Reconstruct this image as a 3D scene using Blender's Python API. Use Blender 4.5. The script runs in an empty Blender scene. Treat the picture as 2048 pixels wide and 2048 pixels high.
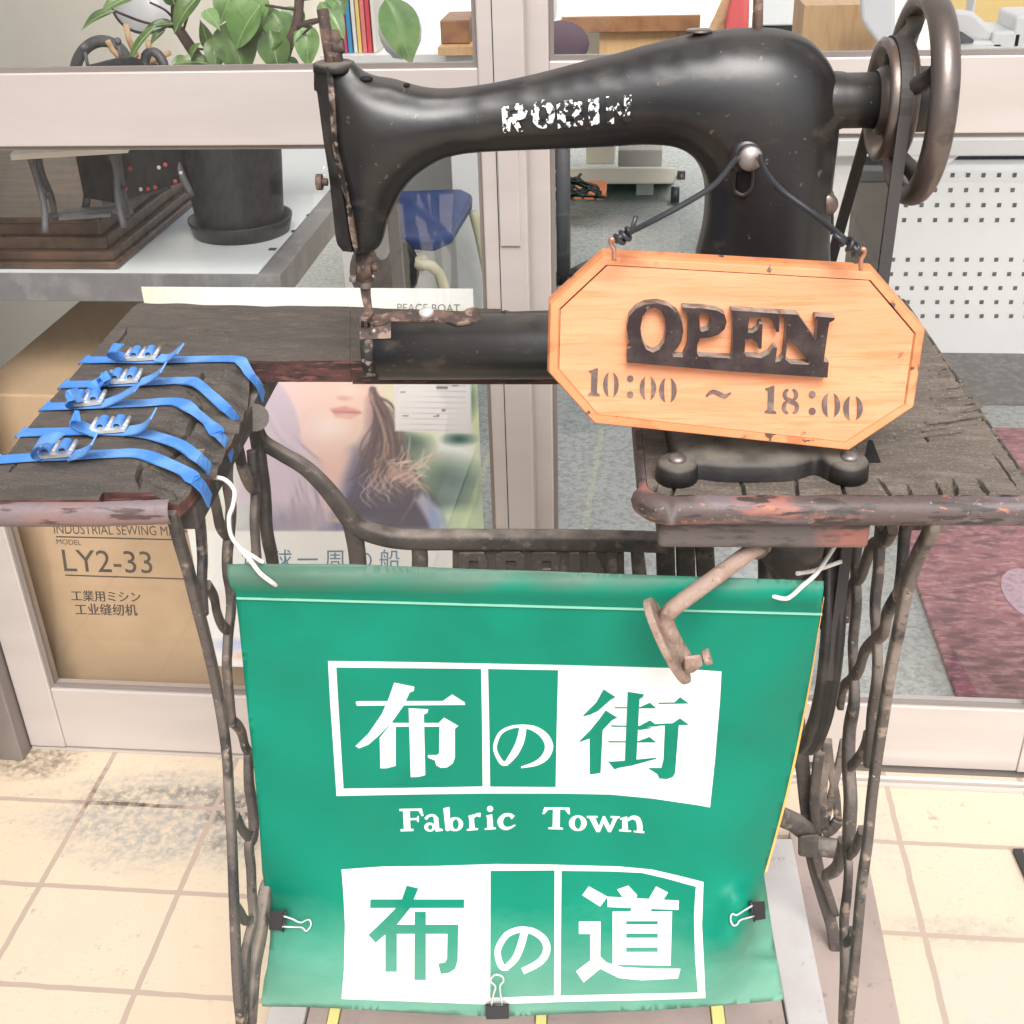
import bpy, bmesh, math, random
import numpy as np
from mathutils import Vector, Matrix
from mathutils.geometry import delaunay_2d_cdt, tessellate_polygon

random.seed(7); RNG = np.random.RandomState(7)
SC = bpy.context.scene
COL = SC.collection

# ------------------------------------------------------------------ camera, sky, sun, exposure
F = 2373.4; PIT = .52271; ROL = -.031486; YD = -.111092; YT = -.06517; H = 1.2
def _rz(a): return np.array([[math.cos(a), -math.sin(a), 0], [math.sin(a), math.cos(a), 0], [0, 0, 1]])
_fw = np.array([0, math.cos(PIT), -math.sin(PIT)]); _rt = np.array([1., 0, 0]); _up = np.array([0, math.sin(PIT), math.cos(PIT)])
_r2 = math.cos(ROL)*_rt + math.sin(ROL)*_up; _u2 = -math.sin(ROL)*_rt + math.cos(ROL)*_up
RT, UP, FW = [_rz(-YD) @ q for q in (_r2, _u2, _fw)]
CAM = np.array([0, 0, H])
cd = bpy.data.cameras.new('camera'); cam = bpy.data.objects.new('camera', cd); COL.objects.link(cam)
cam.matrix_world = Matrix(((RT[0], UP[0], -FW[0], 0), (RT[1], UP[1], -FW[1], 0), (RT[2], UP[2], -FW[2], H), (0, 0, 0, 1)))
cd.sensor_width = 36; cd.lens = F/2048*36; cd.clip_start = .02; cd.clip_end = 500
SC.camera = cam

SUN_EL, SUN_AZ = math.radians(50), math.radians(168)     # azimuth clockwise from +Y: behind the camera
W = bpy.data.worlds.new('World'); SC.world = W; W.use_nodes = True
nt = W.node_tree; bg = nt.nodes['Background']
sky = nt.nodes.new('ShaderNodeTexSky'); sky.sky_type = 'NISHITA'; sky.sun_disc = False
sky.sun_elevation = SUN_EL; sky.sun_rotation = SUN_AZ; sky.dust_density = 4; sky.ozone_density = .6; sky.air_density = 1.0
hs = nt.nodes.new('ShaderNodeHueSaturation'); hs.inputs['Saturation'].default_value = .42   # thin cloud: a pale sky
nt.links.new(sky.outputs[0], hs.inputs['Color']); nt.links.new(hs.outputs[0], bg.inputs[0]); bg.inputs[1].default_value = .12
sd = bpy.data.lights.new('sun', 'SUN'); sd.energy = 1.5; sd.angle = math.radians(32); sd.color = (1, .975, .94)
sun = bpy.data.objects.new('sun', sd); COL.objects.link(sun)
_d = Vector((math.sin(SUN_AZ)*math.cos(SUN_EL), math.cos(SUN_AZ)*math.cos(SUN_EL), math.sin(SUN_EL)))
sun.rotation_euler = (-_d).to_track_quat('-Z', 'Y').to_euler(); sun.location = (2, -3, 5)
SC.view_settings.view_transform = 'Standard'; SC.view_settings.look = 'None'
SC.view_settings.exposure = 0.95; SC.view_settings.gamma = 1
SC.cycles.max_bounces = 8; SC.cycles.transparent_max_bounces = 12
SC.cycles.sample_clamp_indirect = 6

# ------------------------------------------------------------------ measuring helpers: where a sight line meets a real plane
AT = YT - YD
TU = np.array([math.cos(AT), math.sin(AT), 0]); TVv = np.array([-math.sin(AT), math.cos(AT), 0])
def ray(x, y): return FW + RT*(x-1024)/F - UP*(y-1024)/F
def PZ(x, y, z): d = ray(x, y); return CAM + d*(z-H)/d[2]              # level plane
def PY(x, y, Y): d = ray(x, y); return CAM + d*Y/d[1]                  # plane parallel to the shop front
def PV(x, y, v): d = ray(x, y); return CAM + d*v/(d @ TVv)             # plane parallel to the table's long side
def PU(x, y, u): d = ray(x, y); return CAM + d*u/(d @ TU)              # plane parallel to the table's short side
def TT(u, v, z): return TU*u + TVv*v + np.array([0, 0, z])
def tc(p): return np.array([p @ TU, p @ TVv, p[2]])
def mpx(p): return float((np.asarray(p)-CAM) @ FW)/F                   # metres per photo pixel at p

# ------------------------------------------------------------------ materials
def S(r, g, b, k=1.0):
    f = lambda c: (c/255/12.92 if c/255 <= .04045 else ((c/255+.055)/1.055)**2.4)*k
    return (f(r), f(g), f(b), 1)
def _n(t, typ, **kw):
    n = t.nodes.new(typ)
    for k, v in kw.items():
        if k in n.inputs: n.inputs[k].default_value = v
        else: setattr(n, k, v)
    return n
def mix(t, fac, a, b, blend='MIX'):
    m = t.nodes.new('ShaderNodeMix'); m.data_type = 'RGBA'; m.blend_type = blend
    for s, q in ((0, fac), (6, a), (7, b)):
        if isinstance(q, (tuple, float, int)): m.inputs[s].default_value = q
        else: t.links.new(q, m.inputs[s])
    return m.outputs[2]
def ramp(t, src, lo, hi):
    m = _n(t, 'ShaderNodeMapRange'); m.inputs[1].default_value = lo; m.inputs[2].default_value = hi
    t.links.new(src, m.inputs[0]); return m.outputs[0]
def noise(t, scale, detail=4, stretch=None, rough=.55):
    co = _n(t, 'ShaderNodeTexCoord').outputs['Object']
    if stretch:
        mp = _n(t, 'ShaderNodeMapping'); mp.inputs['Scale'].default_value = stretch; t.links.new(co, mp.inputs[0]); co = mp.outputs[0]
    n = _n(t, 'ShaderNodeTexNoise'); n.inputs['Scale'].default_value = scale; n.inputs['Detail'].default_value = detail; n.inputs['Roughness'].default_value = rough
    t.links.new(co, n.inputs['Vector']); return n.outputs[0]
MATS = {}
def M(name, base, rough=.6, metal=0., vary=None, bump=None, dust=None, extra=None, spec=.5, rvar=0, sheen=0):
    """vary: list of (colour, scale, lo, hi, stretch); bump: (scale, strength, stretch); dust: colour lying on upward faces"""
    if name in MATS: return MATS[name]
    m = bpy.data.materials.new(name); m.use_nodes = True; t = m.node_tree; b = t.nodes['Principled BSDF']
    b.inputs['Roughness'].default_value = rough; b.inputs['Metallic'].default_value = metal
    b.inputs['Specular IOR Level'].default_value = spec
    if sheen: b.inputs['Sheen Weight'].default_value = sheen
    c = base
    for (c2, sc, lo, hi, st) in (vary or []):
        c = mix(t, ramp(t, noise(t, sc, 6, st), lo, hi), c, c2)
    if dust:
        g = _n(t, 'ShaderNodeNewGeometry'); sx = _n(t, 'ShaderNodeSeparateXYZ'); t.links.new(g.outputs['Normal'], sx.inputs[0])
        f = ramp(t, sx.outputs[2], dust[1], dust[2])
        mm = _n(t, 'ShaderNodeMath', operation='MULTIPLY'); t.links.new(f, mm.inputs[0]); t.links.new(ramp(t, noise(t, 40, 6), .25, .6), mm.inputs[1])
        c = mix(t, mm.outputs[0], c, dust[0])
        r = _n(t, 'ShaderNodeMapRange'); t.links.new(mm.outputs[0], r.inputs[0]); r.inputs[3].default_value = rough; r.inputs[4].default_value = .85
        t.links.new(r.outputs[0], b.inputs['Roughness'])
    elif rvar:
        r = _n(t, 'ShaderNodeMapRange'); t.links.new(noise(t, 60, 5), r.inputs[0]); r.inputs[1].default_value = .3; r.inputs[2].default_value = .7
        r.inputs[3].default_value = rough-rvar; r.inputs[4].default_value = rough+rvar; t.links.new(r.outputs[0], b.inputs['Roughness'])
    if extra: c = extra(t, c)
    if isinstance(c, tuple): b.inputs['Base Color'].default_value = c
    else: t.links.new(c, b.inputs['Base Color'])
    if bump:
        bn = _n(t, 'ShaderNodeBump'); bn.inputs['Strength'].default_value = bump[1]; bn.inputs['Distance'].default_value = .002
        t.links.new(noise(t, bump[0], 6, bump[2] if len(bump) > 2 else None), bn.inputs['Height']); t.links.new(bn.outputs[0], b.inputs['Normal'])
    MATS[name] = m; return m
def mat_attr(name, rough=.5):
    m = bpy.data.materials.new(name); m.use_nodes = True; t = m.node_tree; b = t.nodes['Principled BSDF']
    a = _n(t, 'ShaderNodeAttribute'); a.attribute_name = 'print'; t.links.new(a.outputs['Color'], b.inputs['Base Color'])
    b.inputs['Roughness'].default_value = rough; MATS[name] = m; return m
def mat_glass(name, tint=(1, 1, 1, 1), ior=1.45):
    m = bpy.data.materials.new(name); m.use_nodes = True; t = m.node_tree
    t.nodes.remove(t.nodes['Principled BSDF']); out = t.nodes['Material Output']
    tr = _n(t, 'ShaderNodeBsdfTransparent'); tr.inputs[0].default_value = tint
    gl = _n(t, 'ShaderNodeBsdfGlossy'); gl.inputs['Roughness'].default_value = .01
    lw = _n(t, 'ShaderNodeLayerWeight'); lw.inputs[0].default_value = .5
    pw = _n(t, 'ShaderNodeMath', operation='POWER'); t.links.new(lw.outputs['Facing'], pw.inputs[0]); pw.inputs[1].default_value = 5
    fr = _n(t, 'ShaderNodeMath', operation='MULTIPLY_ADD'); t.links.new(pw.outputs[0], fr.inputs[0]); fr.inputs[1].default_value = .9; fr.inputs[2].default_value = .055
    mx = _n(t, 'ShaderNodeMixShader'); t.links.new(fr.outputs[0], mx.inputs[0]); t.links.new(tr.outputs[0], mx.inputs[1]); t.links.new(gl.outputs[0], mx.inputs[2])
    t.links.new(mx.outputs[0], out.inputs[0]); MATS[name] = m; return m

black = M('black_enamel', (.011, .011, .0125, 1), .34, 0, [((.021, .019, .018, 1), 11, .46, .62, None), ((.045, .037, .031, 1), 30, .61, .70, (1, 1, 2)), ((.085, .072, .062, 1), 150, .675, .70, None), ((.16, .15, .14, 1), 330, .715, .74, None)], (160, .035), dust=((.12, .105, .092, 1), .70, 1.25), spec=.6)
blackflat = M('black_cast_paint', (.014, .013, .013, 1), .5, 0, [((.05, .042, .036, 1), 30, .5, .7, None)], (140, .15), dust=((.16, .14, .115, 1), .3, 1.0))
iron = M('cast_iron_dusty', (.080, .065, .058, 1), .62, 0, [((.040, .035, .033, 1), 18, .48, .64, None), ((.16, .13, .11, 1), 70, .58, .70, None), ((.04, .036, .034, 1), 160, .62, .70, None)], (220, .5), dust=((.27, .23, .20, 1), .35, 1.0))
ironleg = M('cast_iron_worn', (.090, .074, .066, 1), .6, 0, [((.23, .185, .155, 1), 7, .50, .64, None), ((.036, .033, .033, 1), 22, .53, .63, None), ((.27, .205, .16, 1), 60, .59, .67, None), ((.045, .04, .038, 1), 130, .61, .68, None), ((.45, .42, .40, 1), 230, .69, .72, None)], (240, .6), dust=((.34, .28, .235, 1), .45, 1.05))
rust = M('rusty_steel', (.15, .095, .075, 1), .7, .15, [((.07, .048, .042, 1), 50, .47, .57, None), ((.26, .185, .15, 1), 110, .54, .62, None)], (260, .5))
rustpale = M('pale_rust', (.33, .235, .19, 1), .75, .1, [((.23, .15, .115, 1), 40, .50, .64, None), ((.42, .32, .27, 1), 150, .56, .68, None), ((.14, .095, .075, 1), 240, .64, .70, None)], (260, .5))
wornrim = M('worn_bare_edge', (.17, .115, .09, 1), .5, .25, [((.03, .027, .025, 1), 60, .46, .52, None), ((.30, .25, .22, 1), 150, .56, .62, None)], (200, .4))
steelbrown = M('browned_steel', (.155, .130, .120, 1), .33, .6, [((.20, .14, .11, 1), 14, .50, .64, None), ((.09, .075, .07, 1), 40, .58, .68, None)], (200, .08), rvar=.06)
knobm = M('dull_nickel', (.30, .26, .25, 1), .45, .6, [((.2, .16, .15, 1), 80, .45, .6, None)])
belt = M('dark_leather_belt', (.035, .030, .029, 1), .6, 0, None, (300, .15))
beltblack = M('black_gap', (.006, .006, .006, 1), .8)
wood_top = M('weathered_board', (.152, .124, .101, 1), .85, 0, [((.105, .086, .071, 1), 8, .42, .62, (1, 2, 1)), ((.190, .157, .128, 1), 26, .50, .68, (1, 3, 1)), ((.085, .069, .057, 1), 150, .53, .66, (.5, 4, 1)), ((.235, .20, .17, 1), 420, .56, .68, None), ((.09, .075, .065, 1), 500, .57, .68, None)], (170, .35, (1, 6, 1)))
wood_dark = M('dark_stained_board', (.088, .073, .062, 1), .8, 0, [((.066, .057, .050, 1), 9, .44, .62, (1, 3, 1)), ((.115, .094, .078, 1), 30, .50, .68, (1, 3, 1)), ((.055, .047, .041, 1), 150, .53, .66, (.5, 4, 1)), ((.135, .116, .10, 1), 420, .57, .68, None), ((.055, .047, .041, 1), 500, .57, .68, None)], (170, .35, (1, 6, 1)))
rimpaint = M('flaking_painted_rim', (.092, .066, .063, 1), .55, 0, [((.155, .125, .135, 1), 22, .50, .60, (.5, 1, 3)), ((.28, .115, .09, 1), 20, .52, .59, (.5, 1, 2.5)), ((.40, .145, .07, 1), 80, .62, .65, (.6, 1, 1)), ((.045, .036, .034, 1), 90, .55, .60, (.4, 1, 2)), ((.22, .18, .18, 1), 240, .64, .70, None)], (180, .35))
rimleft = M('flaking_pale_rim', (.175, .135, .145, 1), .55, 0, [((.24, .145, .13, 1), 20, .46, .60, (.5, 1, 2)), ((.075, .048, .044, 1), 60, .55, .61, (.4, 1, 3))], (180, .4))
redwood = M('red_stained_edge', (.10, .040, .036, 1), .55, 0, [((.035, .022, .020, 1), 22, .45, .56, (1, 1, 3)), ((.17, .07, .06, 1), 80, .54, .62, (.6, 1, 4))], (160, .4))
greypaint = M('grey_rail_paint', (.105, .085, .083, 1), .6, 0, [((.26, .105, .085, 1), 8, .55, .68, None), ((.05, .042, .04, 1), 60, .53, .63, (.5, 1, 2))], (160, .25))
signwood = M('orange_stained_wood', (.68, .275, .135, 1), .5, 0, [((.73, .325, .17, 1), 7, .44, .62, (1, 1, 9)), ((.64, .225, .09, 1), 16, .52, .68, (1, 1, 14)), ((.62, .22, .095, 1), 90, .58, .70, (.35, 1, 9)), ((.30, .13, .07, 1), 60, .70, .72, (.6, 1, 1))], (90, .12, (1, 1, 14)))
signedge = M('orange_wood_worn_edge', (.64, .24, .10, 1), .55, 0, [((.70, .30, .145, 1), 12, .46, .62, None), ((.50, .17, .07, 1), 40, .57, .66, None), ((.10, .055, .04, 1), 70, .645, .67, None)], (90, .25))
letterface = M('dark_brown_paint', (.030, .020, .020, 1), .75, 0, [((.055, .040, .038, 1), 40, .47, .62, None), ((.13, .105, .095, 1), 260, .66, .72, None)], (200, .3), spec=.2)
numeral = M('brown_numeral_paint', (.115, .075, .068, 1), .6, 0, [((.20, .14, .125, 1), 120, .5, .64, None)])
letterside = M('grey_cut_wood', (.30, .25, .215, 1), .7, 0, [((.10, .075, .06, 1), 80, .45, .65, None)])
groovem = M('engraved_line', (.33, .12, .04, 1), .7)
wiref = M('black_wire', (.028, .030, .036, 1), .35)
copper = M('copper_hook', (.55, .27, .19, 1), .4, .6)
green = M('green_vinyl', S(0, 160, 130, .57), .46, 0, [(S(3, 168, 138, .57), 5, .4, .7, None), (S(1, 148, 120, .55), 8, .55, .75, None)], (500, .05), spec=.4)
def _dirty(t, c):
    co = _n(t, 'ShaderNodeNewGeometry').outputs['Position']; sx = _n(t, 'ShaderNodeSeparateXYZ'); t.links.new(co, sx.inputs[0])
    a = _n(t, 'ShaderNodeMath', operation='MULTIPLY_ADD'); t.links.new(noise(t, 12, 9, (1, 1, 2), .68), a.inputs[0]); a.inputs[1].default_value = .09; t.links.new(sx.outputs[2], a.inputs[2])
    f = ramp(t, a.outputs[0], .398, .270)
    g = _n(t, 'ShaderNodeMath', operation='MULTIPLY'); t.links.new(f, g.inputs[0]); g.inputs[1].default_value = .55
    c = mix(t, g.outputs[0], c, S(168, 214, 194, .74))
    a2 = _n(t, 'ShaderNodeMath', operation='MULTIPLY_ADD'); t.links.new(noise(t, 16, 6), a2.inputs[0]); a2.inputs[1].default_value = .03; t.links.new(sx.outputs[2], a2.inputs[2])
    f2 = ramp(t, a2.outputs[0], .722, .736)
    g2 = _n(t, 'ShaderNodeMath', operation='MULTIPLY'); t.links.new(f2, g2.inputs[0]); g2.inputs[1].default_value = .75
    return mix(t, g2.outputs[0], c, S(112, 132, 118, .62))
green = MATS['green_vinyl']
greenb = M('green_vinyl_faded', S(0, 160, 130, .57), .5, 0, [(S(3, 168, 138, .57), 5, .4, .7, None), (S(1, 148, 120, .55), 8, .55, .75, None)], (500, .05), extra=_dirty, spec=.25)
greenhem = M('green_vinyl_dusty_hem', S(20, 160, 132, .8), .55, 0, None, dust=(S(150, 165, 150, .75), .15, .8))
white_print = M('white_print', (.80, .79, .77, 1), .5, 0, None)
lining = M('yellow_lining', S(255, 200, 110, .8), .6)
stitch = M('pale_weld_seam', S(150, 215, 190, .75), .5)
twine = M('white_tie', (.74, .70, .66, 1), .5)
clipblack = M('clip_black', (.028, .027, .032, 1), .35)
clipsteel = M('clip_steel', (.80, .80, .82, 1), .25, .45)
strapblue = M('blue_webbing', S(78, 146, 230, .80), .55, 0, [(S(112, 168, 236, .82), 30, .45, .62, None)], (700, .3))
buckle = M('buckle_alloy', (.80, .79, .77, 1), .3, .5, [((.6, .59, .58, 1), 60, .5, .7, None)])
alu = M('champagne_aluminium', (.545, .494, .472, 1), .42, .25, [((.51, .46, .435, 1), 3, .4, .6, (1, 1, 6))], (700, .02, (.02, 1, 8)))
aludark = M('bronze_aluminium', (.27, .235, .22, 1), .42, .3, [((.23, .20, .185, 1), 4, .4, .6, None)], (700, .02, (1, 1, .03)))
gasket = M('rubber_gasket', (.025, .024, .024, 1), .7)
alubright = M('bright_track', (.74, .70, .67, 1), .3, .5)
glass = mat_glass('door_glass')
def _tiles(t, c):
    co = _n(t, 'ShaderNodeNewGeometry').outputs['Position']
    mp = _n(t, 'ShaderNodeMapping'); mp.inputs['Location'].default_value = (.1905*40, .1545*40-.1265, 0); t.links.new(co, mp.inputs[0])
    wob = _n(t, 'ShaderNodeTexNoise'); wob.inputs['Scale'].default_value = 30; t.links.new(co, wob.inputs[0])
    wm = _n(t, 'ShaderNodeVectorMath', operation='MULTIPLY_ADD'); t.links.new(wob.outputs['Color'], wm.inputs[0]); wm.inputs[1].default_value = (.004, .004, 0); t.links.new(mp.outputs[0], wm.inputs[2])
    br = _n(t, 'ShaderNodeTexBrick'); br.offset = 0; br.squash = 1
    br.inputs['Scale'].default_value = 1; br.inputs['Brick Width'].default_value = .1905; br.inputs['Row Height'].default_value = .1545
    br.inputs['Mortar Size'].default_value = .0042; br.inputs['Mortar Smooth'].default_value = .25; br.inputs['Bias'].default_value = 0
    br.inputs['Color1'].default_value = S(240, 221, 195, .70); br.inputs['Color2'].default_value = S(238, 223, 201, .70); br.inputs['Mortar'].default_value = S(160, 153, 146, .56)
    t.links.new(wm.outputs[0], br.inputs['Vector'])
    base = br.outputs['Color']
    sp0 = ramp(t, noise(t, 420, 4), .52, .72); base = mix(t, sp0, base, S(216, 198, 172, .78)); sp = ramp(t, noise(t, 160, 6), .60, .70); base = mix(t, sp, base, S(205, 190, 168, .8))
    hair = ramp(t, noise(t, 38, 9, (1, 1, 1), .8), .59, .64); base = mix(t, hair, base, S(190, 178, 162, .72)); cl = ramp(t, noise(t, 3.2, 5), .45, .7); base = mix(t, cl, base, S(226, 206, 182, .76))
    # worn grey patches near the threshold and a dark scuff (real stains: they stay where they are)
    def blob(cx, cy, rx, ry, col, k, base, nsc=26, am=1.5):
        d = _n(t, 'ShaderNodeVectorMath', operation='SUBTRACT'); t.links.new(co, d.inputs[0]); d.inputs[1].default_value = (cx, cy, 0)
        s = _n(t, 'ShaderNodeVectorMath', operation='MULTIPLY'); t.links.new(d.outputs[0], s.inputs[0]); s.inputs[1].default_value = (1/rx, 1/ry, 0)
        l = _n(t, 'ShaderNodeVectorMath', operation='LENGTH'); t.links.new(s.outputs[0], l.inputs[0])
        a = _n(t, 'ShaderNodeMath', operation='MULTIPLY_ADD'); t.links.new(noise(t, nsc, 10, (.7, 1.5, 1), .78), a.inputs[0]); a.inputs[1].default_value = am; t.links.new(l.outputs['Value'], a.inputs[2])
        f = ramp(t, a.outputs[0], 1.75, 1.25)
        g0 = _n(t, 'ShaderNodeMath', operation='MULTIPLY'); t.links.new(f, g0.inputs[0]); t.links.new(ramp(t, noise(t, 95, 8, None, .7), .36, .60), g0.inputs[1])
        g = _n(t, 'ShaderNodeMath', operation='MULTIPLY'); t.links.new(g0.outputs[0], g.inputs[0]); g.inputs[1].default_value = k
        return mix(t, g.outputs[0], base, col)
    base = blob(-.63, 1.185, .24, .11, S(178, 175, 170, .72), .95, base)
    base = blob(-.545, 1.205, .06, .035, S(92, 94, 97, .65), .92, base, 50); base = blob(-.60, 1.235, .13, .018, S(140, 134, 126, .7), .8, base, 90); base = blob(-.53, 1.14, .05, .02, S(130, 126, 120, .7), .7, base, 90); base = blob(.42, 1.06, .10, .03, S(186, 180, 170, .76), .7, base, 60)
    base = blob(-.73, 1.215, .05, .022, S(138, 132, 124, .7), .6, base, 90)
    base = blob(-.88, 1.29, .09, .05, S(120, 108, 96, .7), .8, base, 30)
    base = blob(.45, .95, .13, .09, S(200, 200, 192, .82), .8, base, 14)
    base = blob(.36, 1.22, .04, .10, S(196, 192, 186, .8), .6, base, 40)
    # grime in the joints by the door
    g2 = blob(-.70, 1.22, .10, .09, S(92, 78, 66, .7), 1, S(190, 172, 158, .8), 40)
    return mix(t, br.outputs['Fac'], base, g2)
tiles = M('cream_floor_tiles', (1, 1, 1, 1), .55, 0, None, (260, .12), extra=_tiles, spec=.35)
carpet = M('grey_carpet', (.36, .39, .38, 1), .95, 0, [((.25, .27, .27, 1), 75, .42, .62, None), ((.44, .46, .45, 1), 160, .52, .7, None)], (400, .6))
plum = M('plum_rug_pile', S(166, 102, 114, .75), .95, 0, [(S(196, 142, 150, .75), 45, .47, .62, (1, 2.5, 1)), (S(126, 76, 92, .7), 25, .48, .62, (1, 2.5, 1))], (300, .9))
plumpale = M('pale_rug_motif', S(200, 170, 185, .75), .95, 0, [(S(170, 140, 160, .75), 90, .45, .65, None)], (300, .8))
cream = M('cream_wall', (.86, .80, .69, 1), .8, 0, [((.80, .74, .63, 1), 2, .4, .6, None)])
whitepaint = M('white_enamel', (.76, .77, .76, 1), .35, 0, None)
offwhite = M('ivory_enamel', (.66, .65, .56, 1), .4, 0, None)
peg = M('pale_grey_steel', (.76, .80, .81, 1), .45, 0, [((.72, .76, .77, 1), 3, .4, .6, None)])
hole = M('dark_hole', (.04, .042, .05, 1), .8)
greytrim = M('grey_edge_trim', (.16, .16, .165, 1), .5, 0, [((.22, .22, .22, 1), 30, .5, .65, None)])
shelftop = M('white_shelf_top', (.80, .84, .83, 1), .35, 0, None)
plinth = M('dark_walnut', (.115, .065, .038, 1), .35, 0, [((.055, .034, .024, 1), 12, .42, .6, (1, 6, 1)), ((.20, .115, .065, 1), 30, .6, .75, (1, 6, 1))])
potm = M('black_plastic_pot', (.022, .024, .028, 1), .4)
soil = M('potting_soil', (.06, .04, .03, 1), .95)
leafm = M('leaf_green', (.060, .125, .032, 1), .33, 0, [((.12, .21, .06, 1), 14, .44, .6, None), ((.028, .07, .02, 1), 30, .52, .66, None)], (60, .3), spec=.6)
leafpale = M('leaf_pale_green', (.13, .255, .075, 1), .35, 0, [((.24, .38, .15, 1), 16, .44, .6, None), ((.10, .20, .06, 1), 30, .52, .66, None)], (60, .3), spec=.6)
leafrib = M('leaf_midrib', (.30, .40, .16, 1), .5)
bark = M('brown_stem', (.085, .052, .040, 1), .8, 0, [((.16, .11, .09, 1), 40, .5, .7, None)], (120, .5))
straw = M('straw', (.62, .42, .24, 1), .8, 0, [((.45, .28, .14, 1), 60, .5, .7, None)])
hoopm = M('grey_wrapped_hoop', (.10, .105, .10, 1), .6)
card = M('corrugated_card', (.47, .33, .20, 1), .8, 0, [((.40, .275, .16, 1), 6, .42, .62, None), ((.53, .385, .24, 1), 3, .5, .7, None)], (300, .06))
ink = M('black_ink', (.045, .035, .03, 1), .7)
blueink = M('blue_ink', S(70, 130, 165, .8), .6)
greyink = M('grey_ink', S(130, 140, 145, .8), .6)
bluefab = M('blue_seat_vinyl', S(72, 94, 152, .7), .35, 0, [(S(54, 74, 128, .7), 9, .45, .62, None)])
tubecream = M('cream_tube', (.62, .60, .42, 1), .4)
deskbrown = M('brown_desk_edge', (.30, .15, .07, 1), .45, 0, [((.22, .10, .05, 1), 20, .45, .65, (1, 8, 1))])
deskwood = M('honey_plywood', (.62, .40, .20, 1), .5, 0, [((.55, .33, .15, 1), 12, .45, .65, (6, 1, 1))])
blackpl = M('black_plastic', (.02, .02, .022, 1), .45)
darkcloth = M('navy_cloth', (.035, .038, .06, 1), .9, 0, [((.09, .09, .12, 1), 30, .5, .7, (8, 1, 1))])
dkgrey = M('dark_grey_metal', (.10, .10, .11, 1), .5)
orangep = M('orange_plastic', (.75, .24, .09, 1), .5)
redfab = M('coral_cloth', (.72, .13, .13, 1), .7)
clearbag = M('clear_bag', (.78, .80, .82, 1), .25)
plank_pale = M('pale_aluminium_plank', (.55, .53, .52, 1), .5, .2, [((.47, .43, .42, 1), 9, .42, .66, None), ((.30, .26, .24, 1), 40, .64, .74, None)], (90, .1))
plank_brown = M('brown_grey_board', (.37, .30, .27, 1), .6, 0, [((.30, .24, .22, 1), 6, .45, .6, None), ((.20, .15, .13, 1), 50, .64, .74, None)], (90, .1))
yellowtape = M('yellow_strip', S(246, 236, 150, .8), .55)
stone = M('rough_stone', (.36, .34, .32, 1), .9, 0, [((.22, .20, .185, 1), 30, .45, .6, None), ((.5, .48, .46, 1), 80, .55, .7, None)], (70, 1.0))
def _chip(t, c):
    co = _n(t, 'ShaderNodeNewGeometry').outputs['Position']; sx = _n(t, 'ShaderNodeSeparateXYZ'); t.links.new(co, sx.inputs[0])
    a = _n(t, 'ShaderNodeMath', operation='MULTIPLY_ADD'); t.links.new(sx.outputs[0], a.inputs[0]); a.inputs[1].default_value = 1.0; t.links.new(noise(t, 210, 4), a.inputs[2])
    return mix(t, ramp(t, a.outputs[0], .425, .44), c, (.016, .016, .018, 1))
whiteglyph = M('chipped_white_paint', (.78, .79, .80, 1), .5, 0, None, extra=_chip)
mirrorm = M('pale_disc', (.70, .71, .72, 1), .25)

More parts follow.
